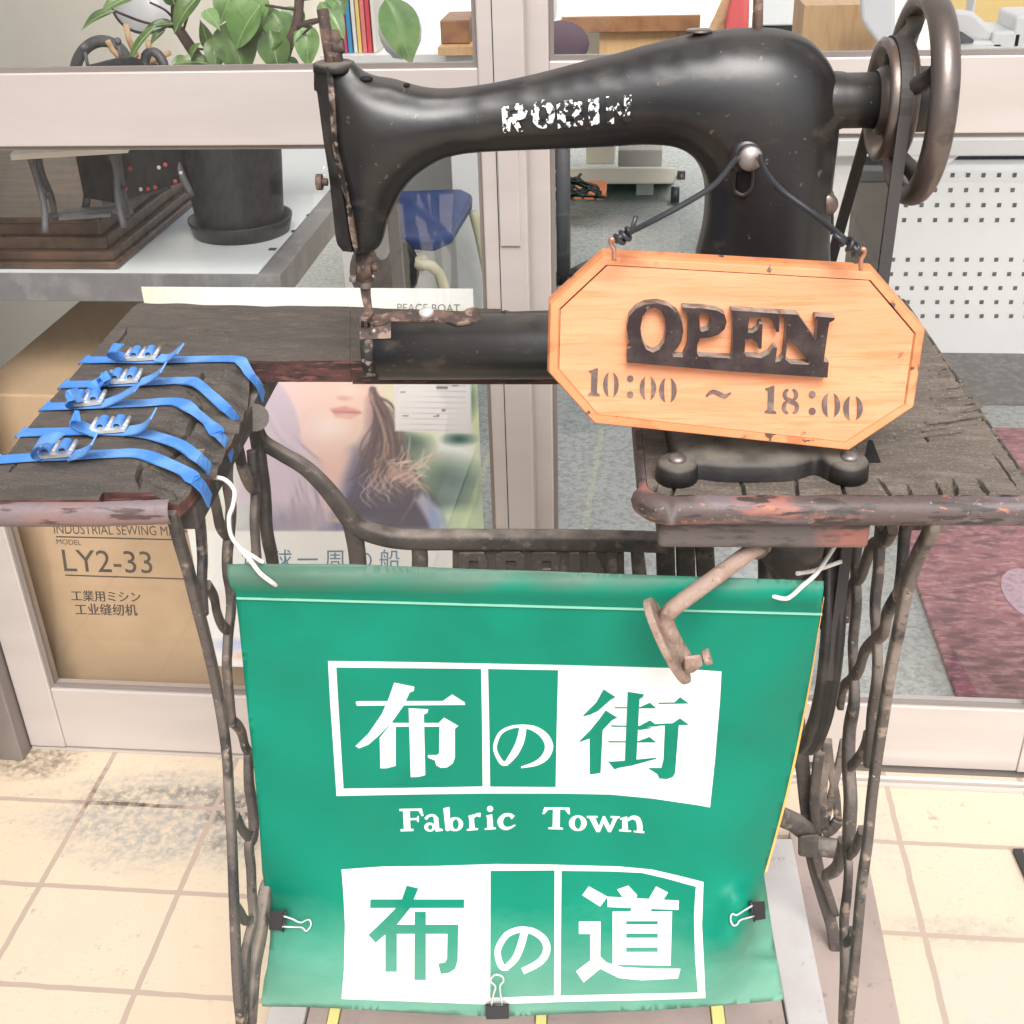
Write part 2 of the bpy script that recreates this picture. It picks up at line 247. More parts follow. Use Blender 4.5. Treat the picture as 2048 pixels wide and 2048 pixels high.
# ------------------------------------------------------------------ mesh helpers
def catmull(pts, n=6, closed=False):
    P = [np.asarray(p, float) for p in pts]; out = []
    N = len(P); rng = range(N if closed else N-1)
    for i in rng:
        p0 = P[(i-1) % N] if closed or i > 0 else 2*P[0]-P[1]
        p1, p2 = P[i], P[(i+1) % N]
        p3 = P[(i+2) % N] if closed or i+2 < N else 2*P[-1]-P[-2]
        for k in range(n):
            s = k/n; out.append(.5*((2*p1)+(-p0+p2)*s+(2*p0-5*p1+4*p2-p3)*s*s+(-p0+3*p1-3*p2+p3)*s**3))
    if not closed: out.append(P[-1])
    return out
class B:
    def __init__(s): s.v = []; s.f = []; s.m = []; s.sm = []; s.cols = None
    def add(s, vs, fs, mi=0, smooth=False):
        o = len(s.v); s.v += [tuple(map(float, p)) for p in vs]
        for f in fs: s.f.append(tuple(i+o for i in f)); s.m.append(mi); s.sm.append(smooth)
        return s
    def box(s, lo, hi, R=None, o=None, mi=0):
        x0, y0, z0 = lo; x1, y1, z1 = hi
        vs = [np.array(q) for q in [(x0,y0,z0),(x1,y0,z0),(x1,y1,z0),(x0,y1,z0),(x0,y0,z1),(x1,y0,z1),(x1,y1,z1),(x0,y1,z1)]]
        if R is not None: vs = [R @ q + o for q in vs]
        return s.add(vs, [(0,3,2,1),(4,5,6,7),(0,1,5,4),(1,2,6,5),(2,3,7,6),(3,0,4,7)], mi)
    def tbox(s, u0, u1, v0, v1, z0, z1, mi=0):                         # box in the table's own directions
        vs = [TT(u,v,z) for z in (z0,z1) for (u,v) in ((u0,v0),(u1,v0),(u1,v1),(u0,v1))]
        return s.add(vs, [(0,3,2,1),(4,5,6,7),(0,1,5,4),(1,2,6,5),(2,3,7,6),(3,0,4,7)], mi)
    def hexa(s, bot, top, mi=0):
        n = len(bot); vs = list(bot)+list(top)
        return s.add(vs, [tuple(range(n-1,-1,-1)), tuple(range(n, 2*n))]+[(i,(i+1)%n,n+(i+1)%n,n+i) for i in range(n)], mi)
    def tube(s, pts, r, n=10, asp=1.0, ref=None, caps=True, mi=0, smooth=True, closed=False, sq=1.0):
        P = [np.asarray(p, float) for p in pts]; N = len(P)
        if np.isscalar(r): r = [r]*N
        elif len(r) != N: r = list(np.interp(np.linspace(0,1,N), np.linspace(0,1,len(r)), r))
        T = []
        for i in range(N):
            a = P[(i+1) % N] - P[i-1] if closed else P[min(i+1,N-1)]-P[max(i-1,0)]
            T.append(a/(np.linalg.norm(a)+1e-12))
        vs = []; X = None
        for i in range(N):
            if ref is not None: X = np.asarray(ref, float) - T[i]*(np.asarray(ref, float) @ T[i])
            elif X is None:
                q = np.array([0,0,1.]) if abs(T[i][2]) < .9 else np.array([1.,0,0]); X = q - T[i]*(q @ T[i])
            else: X = X - T[i]*(X @ T[i])
            X = X/(np.linalg.norm(X)+1e-12); Y = np.cross(T[i], X)
            for k in range(n):
                a = 2*math.pi*(k+.5*(sq != 1))/n; ca, sa = math.cos(a), math.sin(a); ca = math.copysign(abs(ca)**sq, ca); sa = math.copysign(abs(sa)**sq, sa); vs.append(P[i] + r[i]*(ca*X*asp + sa*Y))
        fs = []
        for i in range(N if closed else N-1):
            j = (i+1) % N
            for k in range(n): fs.append((i*n+k, i*n+(k+1)%n, j*n+(k+1)%n, j*n+k))
        s.add(vs, fs, mi, smooth)
        if caps and not closed:
            o = len(s.v)-len(vs)
            s.f += [tuple(o+k for k in range(n-1,-1,-1)), tuple(o+(N-1)*n+k for k in range(n))]; s.m += [mi,mi]; s.sm += [False,False]
        return s
    def lathe(s, c, axis, prof, n=32, mi=0, smooth=True, closed=False):        # prof: (along axis, radius)
        ax = np.asarray(axis, float); ax /= np.linalg.norm(ax)
        q = np.array([0,0,1.]) if abs(ax[2]) < .9 else np.array([1.,0,0]); X = q-ax*(q@ax); X /= np.linalg.norm(X); Y = np.cross(ax, X)
        vs = [np.asarray(c)+ax*h+rr*(math.cos(2*math.pi*k/n)*X+math.sin(2*math.pi*k/n)*Y) for h, rr in prof for k in range(n)]
        L = len(prof); fs = []
        for i in range(L if closed else L-1):
            j = (i+1) % L
            for k in range(n): fs.append((i*n+k, i*n+(k+1)%n, j*n+(k+1)%n, j*n+k))
        return s.add(vs, fs, mi, smooth)
    def ribbon(s, pts, side, w, th, mi=0):                             # flat band: side = direction across
        P = [np.asarray(p, float) for p in pts]; N = len(P); vs = []
        for i in range(N):
            T = P[min(i+1,N-1)]-P[max(i-1,0)]; T /= np.linalg.norm(T)+1e-12
            sd = np.asarray(side[i] if isinstance(side, list) else side, float); sd = sd-T*(sd@T); sd /= np.linalg.norm(sd)+1e-12
            nn = np.cross(T, sd); ww = w[i] if isinstance(w, (list, np.ndarray)) else w
            for a, b in ((-1,-1),(1,-1),(1,1),(-1,1)): vs.append(P[i]+sd*a*ww/2+nn*b*th/2)
        fs = [(i*4+k, i*4+(k+1)%4, (i+1)*4+(k+1)%4, (i+1)*4+k) for i in range(N-1) for k in range(4)]
        fs += [(3,2,1,0), tuple((N-1)*4+k for k in range(4))]
        return s.add(vs, fs, mi, False)
    def ball(s, c, r, n=12, mi=0, sc=(1,1,1)):
        prof = [(-math.cos(math.pi*i/(n//2))*r, max(1e-5, math.sin(math.pi*i/(n//2))*r)) for i in range(n//2+1)]
        o = len(s.v); s.lathe((0,0,0), (0,0,1), prof, n, mi)
        for i in range(o, len(s.v)): s.v[i] = tuple(np.array(s.v[i])*np.array(sc)+np.asarray(c))
        return s
def obj(name, b, mats, parent=None, bevel=0, seg=2, kind=None, recalc=True):
    me = bpy.data.meshes.new(name)
    org = np.array(parent_world(parent)) if parent is not None else None
    V = np.array(b.v)
    if org is None:
        lo, hi = V.min(0), V.max(0); org = np.array([(lo[0]+hi[0])/2, (lo[1]+hi[1])/2, lo[2]]); loc = org
    else: loc = None
    me.from_pydata([tuple(p) for p in V-org], [], b.f)
    for m in (mats if isinstance(mats, (list, tuple)) else [mats]): me.materials.append(m)
    me.polygons.foreach_set('material_index', b.m); me.polygons.foreach_set('use_smooth', b.sm)
    if recalc:
        bm = bmesh.new(); bm.from_mesh(me); bmesh.ops.recalc_face_normals(bm, faces=bm.faces); bm.to_mesh(me); bm.free()
    if b.cols is not None:
        a = me.attributes.new('print', 'FLOAT_COLOR', 'POINT'); a.data.foreach_set('color', np.asarray(b.cols, np.float32).ravel())
    o = bpy.data.objects.new(name, me); COL.objects.link(o); o['wo'] = [float(q) for q in org]
    if parent is not None: o.parent = parent
    else: o.location = Vector(loc)
    if bevel:
        md = o.modifiers.new('bevel', 'BEVEL'); md.width = bevel; md.segments = seg; md.limit_method = 'ANGLE'; md.angle_limit = math.radians(40); md.harden_normals = False
    if kind: o['kind'] = kind
    me.update(); return o
def parent_world(o): return list(o['wo'])
def thing(name, label, cat, loc, group=None):
    o = bpy.data.objects.new(name, None); COL.objects.link(o); o.location = Vector(loc); o['wo'] = [float(q) for q in loc]
    o.empty_display_size = .05; o['label'] = label; o['category'] = cat
    if group: o['group'] = group
    return o
def tag(o, label, cat, group=None):
    o['label'] = label; o['category'] = cat
    if group: o['group'] = group
    return o
def inpoly(P, poly):
    P = np.asarray(P, float); poly = np.asarray(poly, float); x, y = P[:,0], P[:,1]; r = np.zeros(len(P), bool)
    for (x0,y0),(x1,y1) in zip(poly, np.roll(poly, -1, 0)):
        if y0 == y1: continue
        c = ((y0 > y) != (y1 > y)) & (x < (x1-x0)*(y-y0)/(y1-y0)+x0); r ^= c
    return r
def dens(poly, step, closed=True):
    P = [np.asarray(p, float) for p in poly]; out = []
    for i in range(len(P) if closed else len(P)-1):
        a, b2 = P[i], P[(i+1) % len(P)]; k = max(1, int(np.linalg.norm(b2-a)/step))
        out += [a+(b2-a)*j/k for j in range(k)]
    if not closed: out.append(P[-1])
    return out
def cdt(outline, loops, step, extra=None, jit=.0, ostep=None):
    """triangles filling outline, with every loop's edges kept; returns verts (n,2), tris"""
    vs = []; es = []
    def addl(L):
        o = len(vs); L2 = dens(L, ostep or step); vs.extend(L2); n = len(L2)
        es.extend((o+i, o+(i+1) % n) for i in range(n))
    addl(outline)
    for L in loops: addl(L)
    O = np.asarray(outline, float); lo, hi = O.min(0), O.max(0)
    if step:
        gx, gy = np.meshgrid(np.arange(lo[0]+step/2, hi[0], step), np.arange(lo[1]+step/2, hi[1], step)); G = np.c_[gx.ravel(), gy.ravel()]
        if jit: G = G+RNG.uniform(-jit, jit, G.shape)*step
        vs.extend(list(G[inpoly(G, outline)]))
    if extra is not None: vs.extend(list(extra))
    r = delaunay_2d_cdt([Vector((float(p[0]), float(p[1]))) for p in vs], es, [], 0, 1e-7)
    V = np.array([tuple(p) for p in r[0]]); T = [tuple(f) for f in r[2]]
    T = np.array(T); c = V[T].mean(1); T = T[inpoly(c, outline)]
    return V, T, V[T].mean(1)
def solid2d(b, polys, to3, nrm, depth, holes=(), mi=0, mside=None, step=1e9):
    """union of polys minus holes, front at to3(x,y), sides going back along -nrm*depth"""
    A = np.vstack([np.asarray(p, float) for p in polys]); lo, hi = A.min(0)-5, A.max(0)+5
    vs = []; es = []
    for L in list(polys)+list(holes):
        o = len(vs); n = len(L); vs.extend(L); es.extend((o+i, o+(i+1) % n) for i in range(n))
    r = delaunay_2d_cdt([Vector((float(p[0]), float(p[1]))) for p in vs], es, [], 0, 1e-7)
    V = np.array([tuple(p) for p in r[0]]); T = np.array([tuple(f) for f in r[2]]); c = V[T].mean(1)
    ins = np.zeros(len(T), bool)
    for p in polys: ins |= inpoly(c, p)
    for h in holes: ins &= ~inpoly(c, h)
    T = T[ins]; P = np.array([to3(*q) for q in V]); nr = np.asarray(nrm, float)
    n0 = len(P); b.add(P, [tuple(t) for t in T], mi)
    if depth:
        cnt = {}
        for t in T:
            for k in range(3):
                e = (t[k], t[(k+1)%3]); key = tuple(sorted(e)); cnt.setdefault(key, []).append(e)
        bd = [e[0] for e in cnt.values() if len(e) == 1]
        b.add(np.vstack([P, P-nr*depth]), [(e[1], e[0], e[0]+n0, e[1]+n0) for e in bd], mi if mside is None else mside)
        b.add(P-nr*depth, [tuple(t[::-1]) for t in T], mi if mside is None else mside)
    return b
def ell(cx, cy, rx, ry, n=24, rot=0):
    return [(cx+rx*math.cos(a)*math.cos(rot)-ry*math.sin(a)*math.sin(rot), cy+rx*math.cos(a)*math.sin(rot)+ry*math.sin(a)*math.cos(rot)) for a in [2*math.pi*i/n for i in range(n)]]
def brush(pts, ws, n=6):
    """a brush stroke: closed outline round a smooth path with changing width"""
    P = np.array(catmull(pts, n)); w = np.interp(np.linspace(0,1,len(P)), np.linspace(0,1,len(ws)), ws)
    T = np.gradient(P, axis=0); T /= np.linalg.norm(T, axis=1)[:,None]; N = np.c_[-T[:,1], T[:,0]]
    return [tuple(q) for q in P+N*w[:,None]/2] + [tuple(q) for q in (P-N*w[:,None]/2)[::-1]]
def text_mesh(b, s, to3, x, y, size, mi=0, lift=None, xs=1.0, skew=(0, 0)):
    """lettering from the built-in font, laid out in photo-sized units on a real plane"""
    c = bpy.data.curves.new('lettering', 'FONT'); c.body = s; c.resolution_u = 3
    o = bpy.data.objects.new('lettering', c); COL.objects.link(o); bpy.context.view_layer.update()
    me = o.evaluated_get(bpy.context.evaluated_depsgraph_get()).to_mesh()
    vs = [to3(x+p.co.x*size*xs+skew[0]*p.co.y*size, y-p.co.y*size+skew[1]*p.co.x*size*xs) for p in me.vertices]
    if lift is not None: vs = [v+lift for v in vs]
    b.add(vs, [tuple(f.vertices) for f in me.polygons], mi)
    bpy.data.objects.remove(o); bpy.data.curves.remove(c)
    return b

# ================================================================== SETTING
def sheet(name, x0, x1, y0, y1, z, m, th=.05):
    b = B().box((x0, y0, z-th), (x1, y1, z)); return obj(name, b, m, kind='structure')
sheet('pavement', -7, 7, -1.9, 1.345, 0, tiles)
sheet('kerb', -7, 7, -2.05, -1.902, .004, M('kerb_concrete', (.42, .40, .37, 1), .85, 0, [((.33, .31, .29, 1), 12, .45, .6, None)]))
sheet('road', -12, 12, -14, -2.052, -.10, M('asphalt', (.06, .06, .062, 1), .85, 0, [((.09, .09, .09, 1), 60, .45, .6, None)]))
b = B(); b.box((-12, -2.55, -.10), (12, -2.40, -.096)); obj('road_line', b, white_print, kind='structure')
sheet('shop_floor', -1.4, 3.2, 1.42, 7.0, .0, carpet)
YL, YR = 1.31, 1.347                     # front faces of the two sliding doors
FR = 1.31
b = B()
b.box((-1.16, 1.345, -.05), (2.4, 1.42, -.004))
obj('door_sill', b, aludark, kind='structure')
r = thing('sill_track', 'bright metal track in the sill below the right glass door', 'track', (.6, 1.33, 0))
b = B(); b.box((-.895, 1.322, .0005), (2.3, 1.3275, .008)); obj('rail', b, alubright, r)
b = B(); b.box((-.895, 1.312, .0005), (2.3, 1.3175, .005)); obj('rail', b, alu, r)

b = B(); b.box((-3.5, .62, 2.40), (4.5, 1.42, 2.52)); obj('added_canopy', b, cream, kind='structure')  # unseen slab, added to cut overhead sky and shape the arm's highlight
b = B(); b.box((-1.42, -1.6, 0), (-1.17, 1.26, 2.38)); obj('added_side_wall', b, stone, kind='structure')  # added out of view to block sky light on the left side
# ---- shop inside
b = B(); b.box((-1.45, 1.42, 0), (-1.40, 7.0, 2.3)); w = obj('side_wall', b, cream, kind='structure')
b = B(); b.box((-1.45, 7.0, 0), (3.25, 7.05, 2.3)); obj('back_wall', b, cream, kind='structure')
b = B(); b.box((3.2, 1.42, 0), (3.25, 7.0, 2.3)); obj('far_side_wall', b, cream, kind='structure')

# ---- sliding doors
def door(name, label, x0, x1, yf, wl, wr, zrail, ztop=2.02, split=None, mat=alu, stile_l=None):
    t = thing(name, label, 'door', ((x0+x1)/2, yf, .006)); d = .032
    b = B(); b.box((x0, yf, .008), (x0+wl, yf+d, ztop)); obj('stile', b, stile_l or mat, t, .002)
    b = B(); b.box((x1-wr, yf, .008), (x1, yf+d, ztop)); sr = obj('stile', b, mat, t, .002)
    b = B(); b.box((x0+wl, yf+.002, .008), (x1-wr, yf+d-.002, .118)); obj('bottom_rail', b, mat, t, .002)
    b = B(); b.box((x0+wl, yf+.002, zrail[0]), (x1-wr, yf+d-.002, zrail[1])); obj('middle_rail', b, mat, t, .0015)
    b = B(); b.box((x0+wl, yf+.002, ztop-.07), (x1-wr, yf+d-.002, ztop)); obj('top_rail', b, mat, t, .002)
    g = yf+d/2
    for z0, z1 in ((.118, zrail[0]), (zrail[1], ztop-.07)):
        b = B(); b.box((x0+wl, g-.002, z0), (x1-wr, g+.002, z1)); p = obj('glass_pane', b, glass, t)
        b = B(); e = .005
        for (lo, hi) in (((x0+wl+.0003, z0+e), (x0+wl+e, z1-e)), ((x1-wr-e, z0+e), (x1-wr-.0003, z1-e)), ((x0+wl+.0003, z0+.0003), (x1-wr-.0003, z0+e)), ((x0+wl+.0003, z1-e), (x1-wr-.0003, z1-.0003))):
            b.box((lo[0], g-.009, lo[1]), (hi[0], g-.0025, hi[1]))
        obj('gasket', b, [aludark], t)
    return t, sr
dl, sr = door('sliding_door', 'glass sliding door on the left with poster behind its lower pane', -.895, -.118, YL, .055, .050, (.902, .981), mat=alu, stile_l=alu)
b = B(); b.box((-.1515, YL-.0006, .03), (-.1505, YL+.001, 2.0)); obj('seam', b, gasket, sr)
# finger pull on the meeting stile
px = lambda x, y: PY(x, y, YL-.001)
p0, p1 = px(972, 307), px(1018, 492)
b = B(); b.box((-.1495, YL-.0035, p1[2]), (-.1265, YL-.0004, p0[2]+.02)); h = obj('pull_plate', b, alu, sr, .003, 3)
pc = px(997, 335)
b = B(); out = ell(pc[0]-.003, pc[2]+.012, .0072, .022, 24)
solid2d(b, [out], lambda x, z: np.array([x, YL-.0048, z]), (0, -1, 0), .001, [ell(pc[0]-.003, pc[2]+.012, .0062, .021, 24)]); 
dr, sr2 = door('sliding_door', 'glass sliding door on the right standing slightly behind the other', -.150, .640, YR, .055, .075, (.902, .981), mat=alu)
t = thing('fixed_window', 'glass panel beyond the right door at the frame edge', 'window', (1.4, YR+.03, .006))
b = B(); b.box((.645, YR+.03, .008), (.70, YR+.06, 2.02)); b.box((2.2, YR+.03, .008), (2.25, YR+.06, 2.02)); b.box((.70, YR+.032, .008), (2.2, YR+.058, .118)); b.box((.70, YR+.032, .902), (2.2, YR+.058, .981)); obj('window_frame', b, alu, t, .002)
b = B(); b.box((.70, YR+.043, .118), (2.2, YR+.047, .902)); b.box((.70, YR+.043, .981), (2.2, YR+.047, 2.02)); obj('glass_pane', b, glass, t)
t = thing('door_frame', 'bronze aluminium jamb and head framing the shop entrance', 'door frame', (-.94, 1.30, 0))
b = B(); b.box((-.935, 1.285, 0), (-.897, 1.42, 2.06)); b.box((-.975, 1.275, 0), (-.937, 1.42, 2.06)); obj('jamb', b, aludark, t, .002)
b = B(); b.box((-.8965, 1.285, 2.022), (2.3, 1.42, 2.06)); obj('head', b, aludark, t, .002)

# ---- rough stone post at the left edge, made tall to block sky from the left
def rock(name, c, sc, seed):
    bm = bmesh.new(); bmesh.ops.create_icosphere(bm, subdivisions=5, radius=1)
    rs = np.random.RandomState(seed); dirs = rs.normal(size=(26, 3)); dirs /= np.linalg.norm(dirs, axis=1)[:,None]; am = rs.uniform(.03, .16, 26)
    b = B(); vs = []
    for v in bm.verts:
        p = np.array(v.co); q = np.sign(p)*np.abs(p)**.62
        k = 1+sum(a*max(0, d@p-.55) for a, d in zip(am, dirs))+.02*math.sin(p[0]*23)*math.sin(p[2]*19+p[1]*17)
        vs.append(np.asarray(c)+q*k*np.array(sc))
    b.add(vs, [tuple(v.index for v in f.verts) for f in bm.faces], 0, True); bm.free(); return b
t = rock('stone_post', (-1.02, 1.175, 1.05), (.11, .10, 1.06), 5)
tag(obj('stone_post', t, stone), 'rough grey stone post beside the door jamb at the left edge', 'stone')

# ================================================================== SEWING TABLE ON ITS TREADLE STAND
ZT = .800
UL, UR = -.290, .243
tab = thing('sewing_table', 'old treadle sewing table with weathered split boards on cast iron legs', 'table', TT(-.02, .9, 0))
def board(outline, cracks, z, th, mats, parent, name, lower=None, step=.005, rough=.0006, seed=1, side_mi=1):
    """board with cracks cut as real grooves. outline, cracks in table (u,v); cracks: (pts, width, depth)"""
    ex = []
    for pts, w, d in cracks:
        L = np.array(dens(pts, .0012, False)); T = np.gradient(L, axis=0); T /= np.linalg.norm(T, axis=1)[:,None]+1e-9; N = np.c_[-T[:,1], T[:,0]]
        for s in (-1.5, -.9, -.35, 0, .35, .9, 1.5): ex += list(L+N*w*s)
    ex = np.array(ex) if ex else np.zeros((0,2)); 
    if len(ex): ex = ex[inpoly(ex, outline)]
    Vv, Tt, C = cdt(outline, [], step, ex, .25, .004)
    rs = np.random.RandomState(seed); zz = np.zeros(len(Vv))
    for k in range(14):
        f = rs.uniform(20, 160); g = rs.uniform(60, 420); ph = rs.uniform(0, 6.3, 2); zz += rough/5*np.sin(Vv[:,0]*f+ph[0])*np.sin(Vv[:,1]*g+ph[1])
    for pts, w, d in cracks:
        L = np.array(dens(pts, .001, False)); n = len(L); tp = np.minimum(1, np.minimum(np.arange(n), n-1-np.arange(n))/max(3, n*.25))
        D = np.sqrt(((Vv[:,None,:]-L[None])**2).sum(2)) if len(L)*len(Vv) < 4e7 else np.sqrt(((Vv[:,None,:]-L[None,::3])**2).sum(2))
        if D.shape[1] != n: tp = tp[::3]
        j = D.argmin(1); dm = D.min(1); ww = w*(.35+.65*tp[j]); zz -= d*np.clip(1.35-dm/ww, 0, 1)*(.4+.6*tp[j])
    if lower is not None: zz -= lower(Vv)
    P = np.array([TT(p[0], p[1], z+q) for p, q in zip(Vv, zz)])
    b = B(); b.add(P, [tuple(t) for t in Tt], 0, False)
    cnt = {}
    for tt in Tt:
        for k in range(3):
            e = (tt[k], tt[(k+1)%3]); cnt.setdefault(tuple(sorted(e)), []).append(e)
    bd = [e[0] for e in cnt.values() if len(e) == 1]; n0 = len(P)
    low = np.array([TT(p[0], p[1], z-th) for p in Vv])
    b.add(np.vstack([P, low]), [(e[1], e[0], e[0]+n0, e[1]+n0) for e in bd], side_mi)
    b.add(low, [tuple(t[::-1]) for t in Tt], side_mi)
    return obj(name, b, mats, parent)
def tz(x, y, z=ZT): q = tc(PZ(x, y, z)); return (q[0], q[1])
# left board, right edge worn to a slope
Lout = [tz(-70, 1001), tz(198, 999), tz(205, 985), tz(300, 985), tz(352, 985), tz(378, 962), tz(405, 925), tz(425, 905), tz(436, 880), tz(452, 858), tz(470, 830), tz(478, 800), tz(492, 765), tz(497, 735), tz(500, 722),
        tz(600, 722), tz(700, 722), tz(700, 613), tz(600, 611), tz(530, 613), tz(420, 609), tz(280, 605), tz(268, 612), tz(235, 648), tz(180, 712), tz(94, 808), tz(46, 868), tz(0, 928)]
edgeA = np.array([tz(300, 960), tz(285, 918), tz(292, 880), tz(330, 840), tz(362, 805), tz(392, 765), tz(470, 724)])
def lowL(V):
    d = np.full(len(V), 9.); s = np.zeros(len(V))
    for a, c in zip(edgeA[:-1], edgeA[1:]):
        ab = c-a; tt = np.clip(((V-a) @ ab)/(ab@ab), 0, 1); q = a+tt[:,None]*ab; dd = np.linalg.norm(V-q, axis=1)
        sg = (ab[0]*(V[:,1]-a[1])-ab[1]*(V[:,0]-a[0])); m = dd < d; d = np.where(m, dd, d); s = np.where(m, sg, s)
    inn = (V[:,0] > edgeA[:,0].min()-.01) & (V[:,1] < tz(480, 726)[1]+.002)
    w = np.where((s < 0) & inn, np.clip(d/.045, 0, 1), 0)
    chunk = .002*np.sin(V[:,0]*210+V[:,1]*60)+.0015*np.sin(V[:,1]*260)
    return w**1.3*.017+np.where(w > .15, chunk, 0)
def C(pts, w=.0011, d=.006, z=ZT): return ([tz(*p, z) for p in pts], w, d)
cr = [C([(265,613),(300,612),(420,618),(520,622),(585,625)], .0013), C([(235,654),(300,656),(400,660),(545,667)], .0013), C([(254,656),(250,670),(228,692)], .0012, .005), C([(262,684),(300,686),(338,691)], .003, .007), C([(330,650),(420,663),(480,660)], .0008, .003),
      C([(176,752),(240,757),(330,757),(395,747)], .0014), C([(200,735),(260,738),(330,736)], .0010, .004), C([(270,778),(330,777),(370,779),(405,800)], .0012, .005), C([(325,912),(347,895),(360,870),(396,822),(403,800)], .002, .007), C([(50,900),(75,898)], .0012),
      C([(280,972),(276,950),(285,925)], .0016), C([(20,942),(35,925)], .001), C([(0,975),(20,977)], .0018), C([(275,930),(300,928)], .003, .008), C([(398,765),(410,745),(455,740)], .0016, .006), C([(300,960),(330,968)], .003, .008),
      C([(510,650),(600,655),(690,652)], .0008, .003), C([(440,690),(540,694),(640,690)], .0007, .0025), C([(60,880),(150,882),(250,880)], .0007, .0025), C([(120,830),(200,832),(290,826)], .0007, .0025)]
lb = board(Lout, cr, ZT, .020, [wood_dark, redwood], tab, 'left_board', lowL, .0045, .0008, 3)
# pale flaking rim along the left board's front edge
f0, f1 = tc(PZ(-70, 1001, ZT)), tc(PZ(198, 999, ZT))
prof = [(0, -.001), (-.004, -.0015), (-.0075, -.006), (-.0080, -.012), (-.0055, -.018), (0, -.0205)]
def rimb(pts, prof, mi=0):
    b = B(); n = len(prof); vs = []
    for i, (u, v, nu, nv) in enumerate(pts):
        for o, z in prof: vs.append(TT(u-o*nu*-1, v-o*nv*-1, ZT+z) if False else TT(u+nu*(-o), v+nv*(-o), ZT+z))
    fs = [(i*n+k, i*n+k+1, (i+1)*n+k+1, (i+1)*n+k) for i in range(len(pts)-1) for k in range(n-1)]
    b.add(vs, fs, mi, True); return b
pl = [(f0[0]+(tz(345, 985)[0]-f0[0])*s, f0[1]-.0003, 0, -1) for s in np.linspace(0, 1, 50)]
rs = np.random.RandomState(4)
pl2 = []
for (u, v, a, c) in pl:
    s = max(0, (u-f1[0])/.06); pl2.append((u, v+.004*min(1, s)+rs.uniform(0, .0012)*(s > 0), a, c))
obj('left_rim', rimb(pl2, prof), rimleft, tab)
# broken splinter block on the left corner
b = B(); q = [tz(276, 965), tz(300, 955), tz(345, 962), tz(350, 980), tz(300, 990), tz(282, 985)]
b.hexa([TT(u, v, ZT-.016) for u, v in q], [TT(u, v, ZT-.006+.002*math.sin(i*2.1)) for i, (u, v) in enumerate(q)]); obj('splinter', b, wood_dark, tab, .0015)
# bridge board at the back, running behind the bed arm to the right board
Bout = [tz(700.5, 722), tz(760, 722), tz(900, 722), tz(1100, 722), (.0465, tz(1100, 722)[1]), (.0465, 1.11), tz(1310, 628), tz(1255, 622), tz(1200, 624), tz(1150, 620), tz(1020, 622), tz(1005, 618), tz(955, 617), tz(940, 622), tz(860, 619), tz(760, 616), tz(700.5, 613)]
board(Bout, [C([(720,640),(850,645),(1000,642)], .0008, .003), C([(1005,618),(1008,640)], .0015)], ZT, .022, [wood_dark, redwood], tab, 'bridge_board', None, .006, .0006, 8)
# right board
u0, u1, v0, v1 = .0475, .3075, tz(1500, 990)[1], 1.11
rr = .016
cor = [(u0+rr-rr*math.cos(a), v0+rr-rr*math.sin(a)) for a in np.linspace(0, math.pi/2, 8)]
Rout = cor + [(u1, v0), (u1, v1), (u0, v1)]
cr = [C([(1298,955),(1430,951),(1600,947),(1750,942),(1900,935),(2000,927)], .0010, .007), C([(1352,957),(1347,980),(1339,1000)]), C([(1479,954),(1486,975),(1491,1000)]), C([(1592,952),(1593,975),(1596,999)]), C([(1680,950),(1686,975),(1691,998)]), C([(1755,955),(1771,976),(1786,998)]),
      C([(1816,972),(1823,997)]), C([(1872,965),(1884,996)]), C([(1906,960),(1912,975),(1911,994)], .0013), C([(1957,958),(1966,975),(1978,992)], .0015), C([(1308,975),(1312,970),(1309,985)]), C([(1300,1001),(1500,1001),(1700,998),(1900,995),(2035,985)], .0008, .004),
      C([(1762,872),(1830,867),(1922,858)], .0022, .009), C([(1841,853),(1900,846),(1968,838)], .0034, .010), C([(1868,822),(1910,820),(1940,816)], .0030, .010), C([(1920,808),(1962,805)], .0024, .009), C([(1866,789),(1905,788),(1940,783)], .0024, .009), C([(1857,774),(1916,770)], .0028, .010), C([(1857,751),(1890,747)], .0030, .010), C([(1860,740),(1873,739)], .0014),
      C([(1880,835),(1950,829)], .0018, .007), C([(1880,845),(1930,842)], .0016, .007), C([(1905,795),(1950,796)], .0018, .007), C([(1890,762),(1925,758)], .0016, .007), C([(1850,870),(1856,884)], .001), C([(1930,790),(1940,787)], .002), C([(1286,900),(1290,960),(1296,990)], .0007, .003), C([(1985,905),(2008,938),(2035,978)], .0007, .003)]
rb = board(Rout, cr, ZT, .022, [wood_top, rimpaint], tab, 'right_board', None, .005, .0007, 12)
rs = np.random.RandomState(17)
